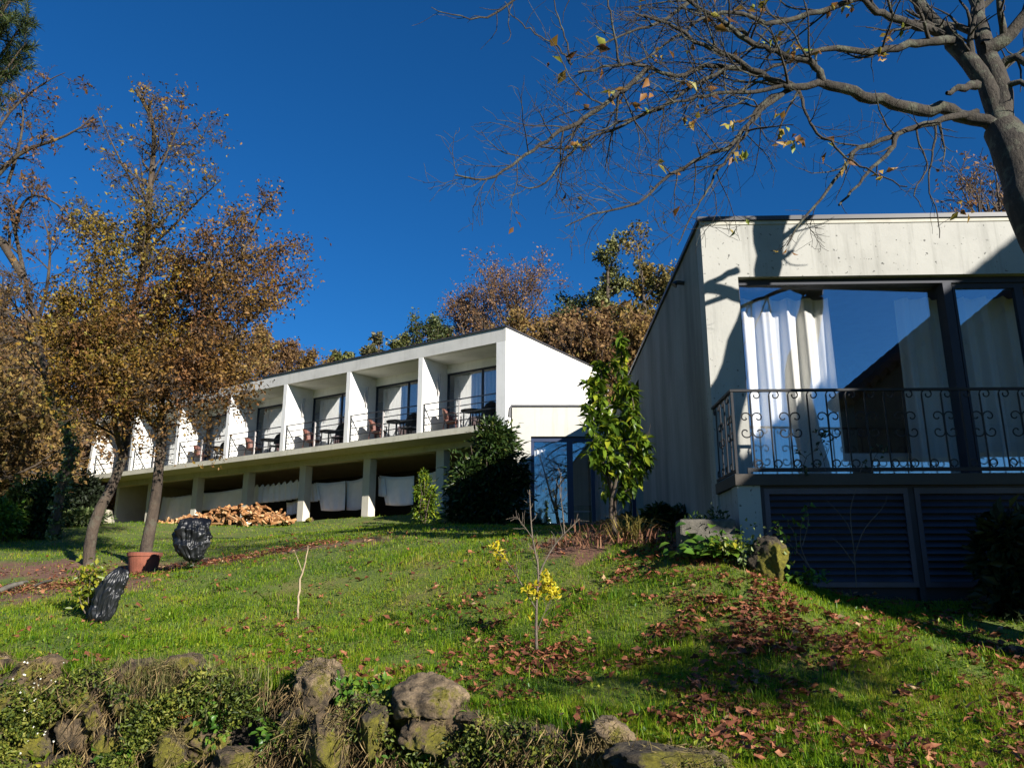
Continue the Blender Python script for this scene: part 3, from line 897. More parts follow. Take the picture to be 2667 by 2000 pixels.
louvre(0.285, 1.755, -0.11, 0.885)
louvre(1.82, 3.35, -0.11, 0.885)
louvre(3.42, 4.95, -0.11, 0.885)
w = MB(); w.box(0.24, 5.0, -0.865, -0.80, 0.888, WF - 0.122); w.box(0.24, 0.282, -0.865, -0.80, -0.5, 0.887); w.box(1.758, 1.817, -0.85, -0.80, -0.5, 0.887); w.box(3.353, 3.417, -0.85, -0.80, -0.5, 0.887)
w.box(0.30, 5.0, -0.79, -0.75, -0.5, 0.885)
w.build("door_surround", simple("dark_door_surround", (0.014, 0.014, 0.02), 0.7), wing)
# scrolled iron railing
def spiral(cx, cz, r0, r1, a0, a1, n=14):
    return [(cx + (r0 + (r1 - r0) * i / n) * math.cos(a0 + (a1 - a0) * i / n), cz + (r0 + (r1 - r0) * i / n) * math.sin(a0 + (a1 - a0) * i / n)) for i in range(n + 1)]
def scroll_panel(pt, n, start):
    """balusters with their own scrolls along one run; pt(x, z) gives the point in space"""
    out = []
    for k in range(n):
        x = start + 0.2 * k
        scr = []
        hook = [(x, 0.74)] + spiral(x + 0.062, 0.775, 0.062, 0.016, math.pi, -math.pi * 1.15, 20)
        scr.append([pt(a, b2) for a, b2 in hook])
        if k % 2 == 0:
            for sg in (1, -1):
                up = [(x + sg * 0.004, 0.46)] + [(x + sg * a, b2) for a, b2 in spiral(0.066, 0.535, 0.062, 0.016, math.pi, -math.pi * 0.85, 18)]
                dn = [(x + sg * 0.004, 0.46)] + [(x + sg * a, b2) for a, b2 in spiral(0.070, 0.375, 0.066, 0.018, math.pi, math.pi * 2.85, 18)]
                scr.append([pt(a, b2) for a, b2 in list(reversed(up)) + dn[1:]])
        scr.append([pt(a, b2) for a, b2 in spiral(x + 0.045, 0.045, 0.040, 0.036, math.pi * 1.4, -0.45 * math.pi, 14)])
        out.append(([pt(x, 0.0), pt(x, 0.775)], scr))
    return out
railing_root = MB()
railing_root.box(-0.012, 6.2, -0.925, -0.885, WF + 0.875, WF + 0.90)
railing_root.box(-0.012, 0.030, -0.884, -0.0, WF + 0.875, WF + 0.90)
railing_root.box(0.12, 6.2, -0.915, -0.895, WF + 0.02, WF + 0.06)
railing_root.box(0.0, 0.018, -0.914, -0.0, WF + 0.02, WF + 0.05)
railing_root.box(-0.004, 0.022, -0.917, -0.893, WF, WF + 0.874)
railing_root.box(0.12, 0.15, -0.914, -0.896, WF, WF + 0.019)
rail_o = railing_root.build("railing", MT["iron"], wing)
for run in (scroll_panel(lambda a, z: (a, -0.905, WF + 0.06 + z), 30, 0.20), scroll_panel(lambda a, z: (0.009, -0.905 + a, WF + 0.05 + z), 4, 0.16)):
    for q, scrolls in run:
        f = MB(); f.tube(q, 0.009, 6)
        for c in scrolls: f.tube(c, 0.0075, 5)
        f.build("baluster", MT["iron"], rail_o)
f = MB(); f.tube([(0, 1.2, WT - 0.35), (-0.10, 1.2, WT - 0.34), (-0.14, 1.2, WT - 0.38)], [0.03, 0.035, 0.05], 8)
f.build("floodlight", MT["trim"], wing)
# low bed with white linen, seen through the glass
bed = thing("bed", "low bed with white linen seen through the big window", "bed", (2.366 + 2.35, 8.9 + 1.9, WF), WR)
f = MB(); f.box(-0.8, 0.8, -0.9, 0.9, 0.0, 0.28); f.build("bed_base", MT["dark"], bed)
f = MB(); f.box(-0.8, 0.8, -0.92, 0.9, 0.283, 0.52); f.build("mattress", MT["curtain"], bed, bevel=0.05)

# ------------------------------------------------------------------ house to the right of the picture, mirrored in the window; body raised and thinned to shape its shadow
shed = thing("tiled_house", "unseen tile roofed house mirrored in the big window, raised and thinned to shape its shadow", "building", (7.5, 1.6, -1.6))
SL = 0.78
VX, VZ = 7.33 - 7.5, 3.57 + 1.6                # eave end of the verge
w = MB(); zr = lambda x: VZ - 0.12 + (x - VX) * SL
w.box(0.0, 7.0, 0.05, 0.75, 4.0, zr(0.0)); w.hexa([(0.0, 0.05, zr(0)), (7, 0.05, zr(0)), (7, 0.75, zr(0)), (0, 0.75, zr(0)), (0.0, 0.05, zr(0) + 0.01), (7, 0.05, zr(7)), (7, 0.75, zr(7)), (0.0, 0.75, zr(0) + 0.01)])
w.build("wall", MT["shed_wall"], shed)
for px in (0.2, 3.4, 6.7):
    w = MB(); w.box(px - 0.15, px + 0.15, 0.3, 0.6, -0.5, 3.998); w.build("post", MT["shed_wall"], shed)  # posts added so sunlight passes under the body to the lawn
w = MB()
for i in range(36):
    x = VX + i * 0.21
    z = VZ + (x - VX) * SL
    for j in range(4):
        y = 0.12 + j * 0.26
        w.tube([Vector((x, y, z)), Vector((x + 0.27, y, z + 0.27 * SL + 0.075))], [0.15, 0.11], 8)
w.build("roof", MT["tile"], shed)

# ------------------------------------------------------------------ trees
def tubes_mesh(name, branches):
    """branches: list of (points (n,3), radii (n,)); fewer sides for thinner wood"""
    groups = {}
    for p, r in branches:
        p = np.asarray(p, float); r = np.asarray(r, float)
        sd = 18 if r[0] > 0.15 else 10 if r[0] > 0.06 else (6 if r[0] > 0.025 else (4 if r[0] > 0.01 else 3))
        groups.setdefault((len(p), sd), []).append((p, r))
    VV, FF, off = [], [], 0
    for (n, sd), lst in groups.items():
        Pn = np.stack([q[0] for q in lst]); Rn = np.stack([q[1] for q in lst])
        T = np.gradient(Pn, axis=1); T = unit(T)
        ref = np.where(np.abs(T[:, :1, 2:3]) > 0.85, np.array([[[1.0, 0, 0]]]), np.array([[[0, 0, 1.0]]]))
        ref = np.broadcast_to(ref, T.shape)
        A = unit(np.cross(T, ref)); Bn = np.cross(T, A)
        an = np.arange(sd) * 2 * math.pi / sd
        ring = Pn[:, :, None, :] + Rn[:, :, None, None] * (A[:, :, None, :] * np.cos(an)[None, None, :, None] + Bn[:, :, None, :] * np.sin(an)[None, None, :, None])
        VV.append(ring.reshape(-1, 3))
        base = np.arange(len(lst))[:, None, None] * (n * sd) + np.arange(n - 1)[None, :, None] * sd
        k = np.arange(sd)[None, None, :]; k2 = (k + 1) % sd
        F = np.stack([base + k, base + k2, base + sd + k2, base + sd + k], -1).reshape(-1, 4) + off
        FF.append(F); off += len(lst) * n * sd
    return mesh_arrays(name, np.concatenate(VV), np.concatenate(FF))

def resample(pts, radii, n):
    pts = np.asarray(pts, float); radii = np.asarray(radii, float)
    d = np.concatenate([[0], np.cumsum(np.linalg.norm(np.diff(pts, axis=0), axis=1))])
    t = np.linspace(0, d[-1], n)
    # Catmull-Rom through the points
    out = []
    for x in t:
        i = min(max(int(np.searchsorted(d, x) - 1), 0), len(pts) - 2)
        f = (x - d[i]) / max(d[i + 1] - d[i], 1e-6)
        p0 = pts[max(i - 1, 0)]; p1 = pts[i]; p2 = pts[i + 1]; p3 = pts[min(i + 2, len(pts) - 1)]
        out.append(0.5 * ((2 * p1) + (-p0 + p2) * f + (2 * p0 - 5 * p1 + 4 * p2 - p3) * f * f + (-p0 + 3 * p1 - 3 * p2 + p3) * f ** 3))
    return np.array(out), np.interp(t, d, radii)

def grow(rng, p, d, L, r, lev, maxlev, cfg, out, tips):
    n = cfg["segs"][lev]
    pts = [p]
    for i in range(n):
        d = d + rng.normal(0, cfg["wob"], 3); d[2] += cfg["up"][lev]
        d = d / np.sqrt((d * d).sum())
        p = p + d * (L / n); pts.append(p)
    pts = np.array(pts)
    rad = np.linspace(r, max(r * cfg.get("taper", 0.35), cfg["rmin"]), n + 1)
    out.append((pts, rad))
    if lev >= maxlev:
        tips.append(pts); return
    spawn(rng, pts, rad, L, lev, maxlev, cfg, out, tips)

def spawn(rng, pts, rad, L, lev, maxlev, cfg, out, tips, t0=None, count=None):
    n = len(pts) - 1
    N = count if count is not None else cfg["kids"][lev]
    for k in range(N):
        t = (cfg["t0"] if t0 is None else t0) + (1 - (cfg["t0"] if t0 is None else t0)) * ((k + rng.uniform(0, 1)) / N)
        i = min(int(t * n), n - 1); f = t * n - i
        q = pts[i] * (1 - f) + pts[i + 1] * f
        tg = pts[i + 1] - pts[i]; tg = tg / np.sqrt((tg * tg).sum())
        a = rng.normal(0, 1, 3); a -= tg * (a @ tg); a /= np.sqrt((a * a).sum())
        if "bias" in cfg: 
            a = a + cfg["bias"]; a /= np.sqrt((a * a).sum())
        ang = rng.uniform(*cfg["ang"])
        dd = tg * math.cos(ang) + a * math.sin(ang)
        l2 = L * rng.uniform(*cfg["len"]) * (1.15 - cfg.get("fall", 0.55) * t)
        l2 = max(l2, cfg.get("lmin", 0.05))
        r2 = max((rad[i] * (1 - f) + rad[i + 1] * f) * rng.uniform(*cfg.get("thin", (0.45, 0.7))), cfg["rmin"])
        grow(rng, q, dd, l2, r2, lev + 1, maxlev, cfg, out, tips)

def leaves_on(rng, tips, per, size, spread, droop=0.2, aspect=0.55):
    C, D = [], []
    for t in tips:
        k = rng.poisson(per / 3.0)
        if k == 0: continue
        i = rng.randint(0, len(t) - 1, k); f = rng.uniform(0, 1, k)[:, None]
        c = t[i] * (1 - f) + t[i + 1] * f + rng.normal(0, spread * 0.6, (k, 3))
        c = np.repeat(c, 3, 0)                                       # leaves hang in threes
        C.append(c + rng.normal(0, size * 0.55, c.shape))
    C = np.concatenate(C); n = len(C)
    D = rand_dirs(n, rng); D[:, 2] -= droop
    L = (0.5 + 1.0 * rng.uniform(0, 1, n) ** 1.3) * size
    return leaf_kites(C, D, rand_dirs(n, rng), L, L * aspect, rng.uniform(0, 1, n), 0.2)

def put_tree(name, label, cat, base, wood, leafsets, barkm, group=None):
    base = np.asarray(base, float)
    t = thing(name, label, cat, tuple(base), 0, group)
    me = tubes_mesh("trunk", [(p - base, r) for p, r in wood])
    link("trunk", me, barkm, t, True)
    for nm, (V, F, R), lm in leafsets:
        link(nm, mesh_arrays(nm, V - base, F, R), lm, t)
    return t

# ---- the big tree leaning over the concrete house
rng = np.random.RandomState(5)
TB = np.array([5.35, 5.85, gz(5.35, 5.85) - 0.1])
limbs = []
def limb(px, r0, r1, Y0, Y1, n=None, start=None):
    Ys = np.linspace(Y0, Y1, len(px))
    pts = [P(u, v, y) for (u, v), y in zip(px, Ys)]
    if start is not None: pts = [np.asarray(start, float)] + pts
    rr = np.linspace(r0, r1, len(pts))
    q, rad = resample(pts, rr, n or max(8, 3 * len(pts)))
    w_ = rng.normal(0, 1, q.shape) * (0.006 + 0.10 * rad[:, None]); w_[0] = 0
    limbs.append((q + w_, rad))
    return limbs[-1]
fork = P(2612, 338, 6.72)
trunk_pts = [TB, TB + np.array([-0.12, -0.02, 1.2]), P(2732, 640, 6.2), P(2668, 470, 6.45), fork]
tq, tr_ = resample(trunk_pts, [0.27, 0.215, 0.195, 0.185, 0.17], 26)
tq = tq + rng.normal(0, 0.006, tq.shape); tr_ = tr_ * (1 + 0.05 * np.sin(np.arange(26) * 1.7))
limbs.append((tq, tr_))
A = limb([(2575, 238), (2535, 175), (2490, 118), (2440, 60), (2388, 5), (2290, -130), (2190, -260)], 0.105, 0.045, 6.85, 7.3, start=fork)
B = limb([(2592, 200), (2562, 118), (2550, 40), (2540, -60), (2560, -240), (2620, -420)], 0.11, 0.035, 6.85, 7.5, start=fork + np.array([0.03, 0.03, 0.02]))
Cc = limb([(2560, 130), (2615, 105), (2668, 40), (2720, -60), (2800, -180)], 0.085, 0.03, 6.9, 6.6)
C2 = limb([(2590, 190), (2640, 150), (2700, 165), (2790, 110)], 0.05, 0.02, 6.9, 6.5)
C3 = limb([(2600, 240), (2650, 215), (2720, 250), (2800, 210)], 0.035, 0.015, 6.8, 6.4)
D = limb([(2470, 288), (2400, 285), (2290, 263), (2205, 240), (2145, 220)], 0.068, 0.046, 6.75, 6.5, start=fork + np.array([-0.10, 0, 0.05]))
D1 = limb([(2145, 220), (2112, 168), (2060, 150), (2005, 130), (1950, 110), (1935, 85), (1880, 78)], 0.038, 0.018, 6.5, 6.2)
D2 = limb([(2145, 220), (2050, 224), (1990, 195), (1900, 148), (1820, 112), (1740, 62), (1660, 40)], 0.036, 0.010, 6.5, 6.0)
D3 = limb([(1985, 192), (1895, 174), (1832, 172), (1773, 198), (1715, 186), (1659, 167), (1580, 175), (1506, 188)], 0.028, 0.008, 6.45, 5.9)
D4 = limb([(1690, 176), (1635, 228), (1560, 286), (1468, 338), (1410, 375), (1366, 407), (1301, 452), (1240, 467), (1185, 458)], 0.026, 0.006, 6.1, 5.6)
D5 = limb([(2060, 226), (1985, 290), (1930, 345), (1895, 386), (1834, 407), (1753, 452), (1705, 490), (1671, 525), (1600, 548), (1540, 562), (1470, 590)], 0.026, 0.005, 6.5, 5.7)
D6 = limb([(2052, 214), (2085, 245), (2098, 298), (2115, 330), (2153, 364), (2215, 419), (2275, 449), (2360, 490)], 0.020, 0.006, 6.5, 6.1)
D7 = limb([(2070, 228), (1980, 274), (1950, 330), (1930, 368), (1878, 431), (1845, 490), (1823, 529), (1795, 575), (1765, 640)], 0.022, 0.005, 6.5, 5.9)
D8 = limb([(2040, 222), (1960, 240), (1870, 245), (1780, 262), (1690, 290), (1600, 330), (1530, 350)], 0.024, 0.006, 6.4, 5.8)
D9 = limb([(1895, 176), (1820, 215), (1750, 260), (1640, 320), (1560, 350), (1490, 395), (1440, 450), (1400, 490), (1350, 485)], 0.020, 0.005, 6.3, 5.6)
Ee = limb([(2545, 292), (2480, 305), (2388, 329), (2337, 349), (2231, 392), (2208, 423), (2145, 510), (2090, 572), (2050, 640)], 0.036, 0.006, 6.72, 6.2)
E2 = limb([(2337, 349), (2321, 396), (2286, 423), (2243, 470), (2184, 538)], 0.026, 0.010, 6.5, 6.3)
E3 = limb([(2440, 318), (2435, 360), (2430, 400), (2418, 470), (2440, 560), (2445, 620)], 0.014, 0.004, 6.65, 6.3)
E4 = limb([(2380, 332), (2400, 390), (2415, 440), (2380, 500), (2400, 540)], 0.012, 0.004, 6.6, 6.3)
Fb = limb([(2480, 105), (2430, 108), (2329, 125), (2255, 137), (2160, 127), (2085, 150), (2010, 175), (1930, 240)], 0.05, 0.008, 6.95, 6.3)
G = limb([(2452, 92), (2415, 72), (2329, 43), (2282, 27), (2243, 0), (2150, -70), (2050, -110), (1940, -130)], 0.05, 0.012, 7.0, 6.4)
Hh = limb([(1965, 118), (1890, 60), (1820, 20), (1760, -20), (1680, -60)], 0.028, 0.008, 6.25, 6.0)
H2 = limb([(2243, -5), (2100, 40), (2000, 60), (1930, 35), (1850, 40), (1770, 90), (1690, 150), (1640, 170)], 0.03, 0.006, 6.8, 6.0)
H3 = limb([(2150, -70), (1990, -60), (1860, -30), (1780, 15), (1730, 55), (1690, 70), (1590, 105), (1520, 150)], 0.03, 0.006, 6.6, 5.9)
I1 = limb([(1613, 165), (1604, 110), (1588, 40), (1580, -40)], 0.012, 0.006, 5.95, 5.8)
I2 = limb([(1484, 165), (1476, 110), (1455, 50), (1437, -20)], 0.010, 0.005, 5.9, 5.8)
I3 = limb([(1490, 170), (1450, 120), (1407, 98), (1366, 69), (1325, 33), (1318, 5)], 0.010, 0.004, 5.9, 5.7)
I4 = limb([(1560, -80), (1420, -40), (1333, 8), (1270, 45), (1220, 49), (1165, 38), (1122, 18)], 0.016, 0.004, 6.1, 5.6)
I5 = limb([(1333, 8), (1325, 60), (1332, 88), (1312, 115)], 0.006, 0.003, 5.8, 5.7)
L2 = limb([(1940, -130), (1800, -120), (1650, -90), (1500, -60), (1380, -30)], 0.03, 0.008, 6.4, 5.9)
L3 = limb([(2190, -260), (2050, -300), (1900, -320), (1750, -300), (1600, -250)], 0.06, 0.012, 7.3, 6.5)
cfgB = dict(segs=[7, 6, 6, 5], wob=0.17, up=[0.05, 0.05, 0.03, 0.02], rmin=0.0019, thin=(0.36, 0.56), kids=[5, 9, 8, 3], t0=0.12, ang=(0.5, 1.15), len=(0.35, 0.65), taper=0.3)
wood = list(limbs); tips = []
for l, cnt, LL in ((D1, 11, 1.3), (D2, 18, 1.5), (D3, 22, 1.3), (D4, 22, 1.3), (D5, 22, 1.3), (D6, 8, 0.9), (D7, 15, 1.1), (D8, 20, 1.25), (D9, 21, 1.25), (Ee, 9, 1.0), (E2, 4, 0.6), (E3, 6, 0.6), (E4, 5, 0.6),
                   (Fb, 12, 1.2), (G, 13, 1.3), (Hh, 13, 1.2), (H2, 20, 1.3), (H3, 21, 1.3), (I1, 5, 0.7), (I2, 4, 0.6), (I3, 6, 0.7), (I4, 9, 0.8), (L2, 9, 1.1), (L3, 10, 1.5), (A, 6, 1.6), (B, 8, 1.8), (Cc, 6, 1.3), (C2, 5, 0.8), (C3, 4, 0.7)):
    spawn(rng, l[0], l[1], LL, 1 if LL > 0.8 else 2, 3, cfgB, wood, tips, t0=0.12, count=cnt)
# a broken stub on the trunk and warts of bark
limb([(2545, 222), (2500, 230), (2466, 242)], 0.05, 0.02, 6.7, 6.55)
wood.append(limbs[-1])
lr = np.random.RandomState(8)
sel = [tips[i] for i in lr.permutation(len(tips))[:230]]
lv = leaves_on(lr, sel, 0.6, 0.10, 0.01, 0.5, 0.55)
clumps = np.array([P(u, v, Y) for u, v, Y in [(2168, 14, 6.7), (2204, 20, 6.7), (2012, 108, 6.2), (2062, 124, 6.2), (2298, 142, 6.7), (2080, 370, 6.2), (2050, 375, 6.2), (1925, 405, 6.0), (2208, 425, 6.3), (2300, 458, 6.1), (2045, 350, 6.2), (1655, 280, 6.0), (1785, 315, 6.0), (1500, 370, 5.8), (1590, 237, 5.9), (1727, 140, 6.0), (1905, 325, 6.0), (2520, 535, 6.5), (2305, 100, 6.8)]])
Cq = np.repeat(clumps, 7, 0) + lr.normal(0, 0.035, (len(clumps) * 7, 3))
Dq = rand_dirs(len(Cq), lr); Dq[:, 2] -= 0.4
v2 = leaf_kites(Cq, Dq, rand_dirs(len(Cq), lr), lr.uniform(0.05, 0.12, len(Cq)), lr.uniform(0.03, 0.06, len(Cq)), lr.uniform(0.2, 1, len(Cq)))
lv = (np.concatenate([lv[0], v2[0]]), np.concatenate([lv[1], v2[1] + len(lv[0])]), np.concatenate([lv[2], v2[2]]))
lastleaf = leaf_mat("last_autumn_leaves", [(0, (0.10, 0.045, 0.02)), (0.45, (0.28, 0.13, 0.035)), (0.8, (0.38, 0.30, 0.05)), (1, (0.22, 0.28, 0.05))], 0.4, 0.5)
put_tree("bare_tree", "large nearly bare tree with lichen on its bark leaning over the concrete house", "tree", TB, wood, [("leaves", lv, lastleaf)], MT["bark"])

# ---- two brown leaved trees on the left of the lawn
autumn = leaf_mat("autumn_leaves", [(0.0, (0.030, 0.018, 0.010)), (0.3, (0.09, 0.046, 0.015)), (0.6, (0.22, 0.115, 0.021)), (0.85, (0.33, 0.19, 0.026)), (1.0, (0.28, 0.23, 0.035))], 0.4, 0.55,
                  patch=[(0.0, (0.05, 0.038, 0.010)), (0.4, (0.16, 0.115, 0.020)), (0.8, (0.32, 0.22, 0.032)), (1.0, (0.22, 0.22, 0.035))], pscale=0.9)
rusty = leaf_mat("rusty_leaves", [(0.0, (0.045, 0.028, 0.012)), (0.4, (0.14, 0.078, 0.022)), (0.8, (0.26, 0.145, 0.034)), (1.0, (0.32, 0.21, 0.040))], 0.4, 0.55, patch=[(0.0, (0.03, 0.018, 0.010)), (0.5, (0.15, 0.070, 0.028)), (1.0, (0.27, 0.115, 0.045))], pscale=0.8)

def lawn_tree(seed, trunk_px, r0, Y, limb_px, cfg, per, size, name, label, leafm, extra=None, cnts=9, LL=1.6):
    rng = np.random.RandomState(seed)
    pts = [P(u, v, y) for u, v, y in trunk_px]
    q, rad = resample(pts, np.linspace(r0, 0.035, len(pts)), 30)
    base = q[0].copy(); base[2] = gz(base[0], base[1]) - 0.05
    q[0] = base
    wood = [(q, rad)]; tips = []
    spawn(rng, q, rad, LL * 1.5, 0, 3, cfg, wood, tips, t0=0.38, count=cnts)
    for px, ra, rb in limb_px:
        lp, lrd = resample([P(u, v, y) for u, v, y in px], np.linspace(ra, rb, len(px)), 14)
        wood.append((lp, lrd))
        spawn(rng, lp, lrd, LL * 1.05, 0, 3, cfg, wood, tips, t0=0.15, count=9)
    zt = P(400, 560, 13.0)[2]
    zl = P(400, 1000, 12.8)[2]
    kept = [t for t in tips if rng.uniform() < (0.55 if t[0][2] < zl else 1.0 if t[0][2] < zt - 1.2 else (0.62 if t[0][2] < zt else 0.07))]
    V, F, R = leaves_on(rng, kept, per, size, 0.24, 0.3)
    sets = [("leaves", (V, F, R), leafm)]
    if extra: sets.append(extra(rng, tips))
    return put_tree(name, label, "tree", base, wood, sets, MT["bark_young"])

cfgL = dict(segs=[7, 6, 5, 4], wob=0.16, up=[0.10, 0.06, 0.03, 0.0], rmin=0.003, kids=[8, 8, 6, 3], t0=0.10, ang=(0.5, 1.25), len=(0.40, 0.72), taper=0.25, fall=0.92)
# left trunk: leans right, forks, and carries the main crown
lawn_tree(21, [(232, 1470, 13.3), (236, 1400, 13.3), (258, 1330, 13.3), (290, 1270, 13.4), (322, 1180, 13.4), (330, 1080, 13.4), (318, 980, 13.4), (330, 880, 13.3), (360, 760, 13.2), (385, 620, 13.2), (392, 480, 13.2), (400, 330, 13.1), (355, 235, 13.0)], 0.098, 13.3,
    [([(322, 1190, 13.4), (300, 1110, 13.0), (290, 1000, 12.7), (270, 880, 12.5), (265, 760, 12.4), (280, 640, 12.4)], 0.06, 0.015),
     ([(395, 640, 13.2), (450, 590, 12.9), (520, 520, 12.7), (575, 470, 12.5)], 0.03, 0.008),
     ([(396, 480, 13.2), (425, 420, 13.0), (460, 340, 12.9), (480, 260, 12.8)], 0.025, 0.006),
     ([(400, 440, 13.1), (450, 380, 13.4), (510, 375, 13.4), (550, 315, 13.4)], 0.02, 0.006),
     ([(325, 1100, 13.4), (380, 1010, 12.8), (430, 900, 12.5), (470, 800, 12.4), (520, 720, 12.4)], 0.04, 0.008),
     ([(325, 1150, 13.4), (260, 1110, 12.9), (200, 1080, 12.6), (150, 1000, 12.4)], 0.025, 0.006),
     ([(325, 1120, 13.4), (330, 1060, 12.6), (300, 1010, 12.3), (280, 950, 12.2)], 0.022, 0.006),
     ([(330, 1000, 13.4), (260, 960, 12.8), (200, 880, 12.5), (170, 780, 12.4)], 0.035, 0.008),
     ([(370, 740, 13.2), (300, 690, 13.0), (245, 610, 12.9), (225, 530, 12.9)], 0.03, 0.006),
     ([(390, 560, 13.1), (330, 450, 13.1), (290, 370, 13.0), (255, 290, 13.0)], 0.025, 0.006)],
    cfgL, 9.5, 0.062, "autumn_tree", "autumn tree with a leaning trunk left of the pot and a tall ochre brown crown", autumn, cnts=30, LL=1.55)
# right trunk in the pot
lawn_tree(22, [(378, 1440, 12.95), (392, 1370, 12.95), (406, 1290, 12.9), (415, 1200, 12.9), (420, 1110, 12.9), (418, 1000, 12.8), (415, 900, 12.8), (430, 790, 12.8), (470, 680, 12.7)], 0.10, 12.9,
    [([(425, 1030, 12.8), (480, 985, 12.5), (540, 930, 12.3), (620, 860, 12.2), (690, 800, 12.1), (700, 780, 12.0)], 0.045, 0.010),
     ([(420, 930, 12.8), (520, 840, 12.5), (610, 700, 12.4), (660, 600, 12.4), (690, 530, 12.3), (730, 490, 12.3)], 0.045, 0.007),
     ([(430, 800, 12.8), (540, 720, 13.0), (640, 670, 13.2), (720, 640, 13.3), (770, 645, 13.3)], 0.04, 0.006),
     ([(418, 980, 12.8), (490, 900, 13.2), (570, 800, 13.4), (650, 760, 13.5), (730, 745, 13.5), (800, 720, 13.5)], 0.04, 0.005),
     ([(420, 1080, 12.9), (500, 1050, 12.6), (560, 1000, 12.4), (610, 980, 12.3)], 0.02, 0.006),
     ([(420, 1110, 12.9), (480, 1080, 12.3), (560, 1060, 12.0), (640, 1040, 11.9)], 0.018, 0.005),
     ([(418, 1060, 12.9), (400, 1020, 12.3), (450, 980, 12.1), (520, 960, 12.0)], 0.018, 0.005),
     ([(420, 1090, 12.9), (370, 1070, 12.5), (330, 1040, 12.2)], 0.018, 0.005),
     ([(425, 860, 12.8), (500, 760, 12.2), (560, 640, 12.0), (600, 560, 12.0)], 0.035, 0.006),
     ([(415, 1010, 12.9), (350, 960, 12.5), (300, 900, 12.3), (240, 860, 12.2)], 0.03, 0.008)],
    cfgL, 7.5, 0.058, "autumn_tree", "autumn tree with rusty spreading crown growing from the terracotta pot", rusty, cnts=16, LL=1.6)

pot = thing("plant_pot", "round terracotta pot at the foot of the right autumn tree", "plant pot", tuple(P(372, 1490, 12.75)))
f = MB(); f.tube([(0, 0, -0.02), (0, 0, 0.25), (0, 0, 0.252), (0, 0, 0.31)], [0.20, 0.245, 0.262, 0.268], 28)
f.build("body", MT["terracotta"], pot, False)
f = MB(); f.tube([(0, 0, 0.26), (0, 0, 0.318)], [0.235, 0.235], 20); f.build("soil", MT["dark"], pot)

# ---- ivy clad tree at the left edge and the leaning boughs above it
rng = np.random.RandomState(31)
cfgI = dict(segs=[7, 6, 5, 4], wob=0.17, up=[0.05, 0.04, 0.02, 0.0], rmin=0.0035, kids=[8, 7, 5, 3], t0=0.15, ang=(0.5, 1.15), len=(0.4, 0.65), taper=0.3)
q, rad = resample([P(142, 1392, 17), P(150, 1320, 17), P(165, 1250, 17), P(185, 1180, 17), P(165, 1090, 17), P(120, 980, 16.8), (P(95, 860, 16.6)), P(60, 700, 16.5), P(30, 560, 16.4)], np.linspace(0.115, 0.035, 9), 26)
wood = [(q, rad)]; tips = []
spawn(rng, q, rad, 2.8, 0, 3, cfgI, wood, tips, t0=0.35, count=12)
for px, ra, rb in (([(60, 720, 16.5), (10, 640, 16.2), (-60, 540, 16), (0, 450, 15.9), (60, 395, 15.8), (130, 370, 15.7), (200, 340, 15.6), (245, 300, 15.5)], 0.09, 0.010),
                   ([(40, 600, 16.4), (60, 530, 16.2), (100, 510, 16), (160, 540, 15.9), (190, 570, 15.9)], 0.04, 0.008),
                   ([(20, 480, 16.2), (50, 380, 16), (60, 290, 15.9), (40, 220, 15.8)], 0.04, 0.008),
                   ([(-60, 560, 16), (-40, 420, 15.8), (20, 300, 15.7), (110, 220, 15.6), (170, 190, 15.5)], 0.05, 0.006),
                   ([(90, 860, 16.6), (120, 760, 16.2), (130, 640, 16.0), (110, 560, 15.9)], 0.05, 0.01),
                   ([(80, 800, 16.6), (0, 820, 16.0), (-60, 830, 15.8)], 0.04, 0.01),
                   ([(100, 900, 16.6), (40, 880, 16.0), (-50, 900, 15.6)], 0.05, 0.01)):
    lp, lrd = resample([P(*a) for a in px], np.linspace(ra, rb, len(px)), 14)
    wood.append((lp, lrd)); spawn(rng, lp, lrd, 1.6, 0, 3, cfgI, wood, tips, t0=0.1, count=10)
lv = leaves_on(rng, tips, 1.0, 0.085, 0.09, 0.3)
nI = 1800
t_ = rng.uniform(0, 12, nI).astype(int); ci = q[t_] + rng.normal(0, 0.065, (nI, 3))
iv = leaf_kites(ci, rand_dirs(nI, rng), rand_dirs(nI, rng), rng.uniform(0.06, 0.12, nI), rng.uniform(0.05, 0.09, nI), rng.uniform(0, 1, nI))
ivy_m = leaf_mat("ivy_leaves", [(0, (0.035, 0.06, 0.016)), (0.6, (0.11, 0.16, 0.045)), (1, (0.27, 0.31, 0.13))], 0.2, 0.35)
put_tree("ivy_clad_tree", "autumn tree at the left edge with ivy on its trunk and thin rusty boughs", "tree", q[0], wood, [("leaves", lv, rusty), ("ivy", iv, ivy_m)], MT["bark_young"])

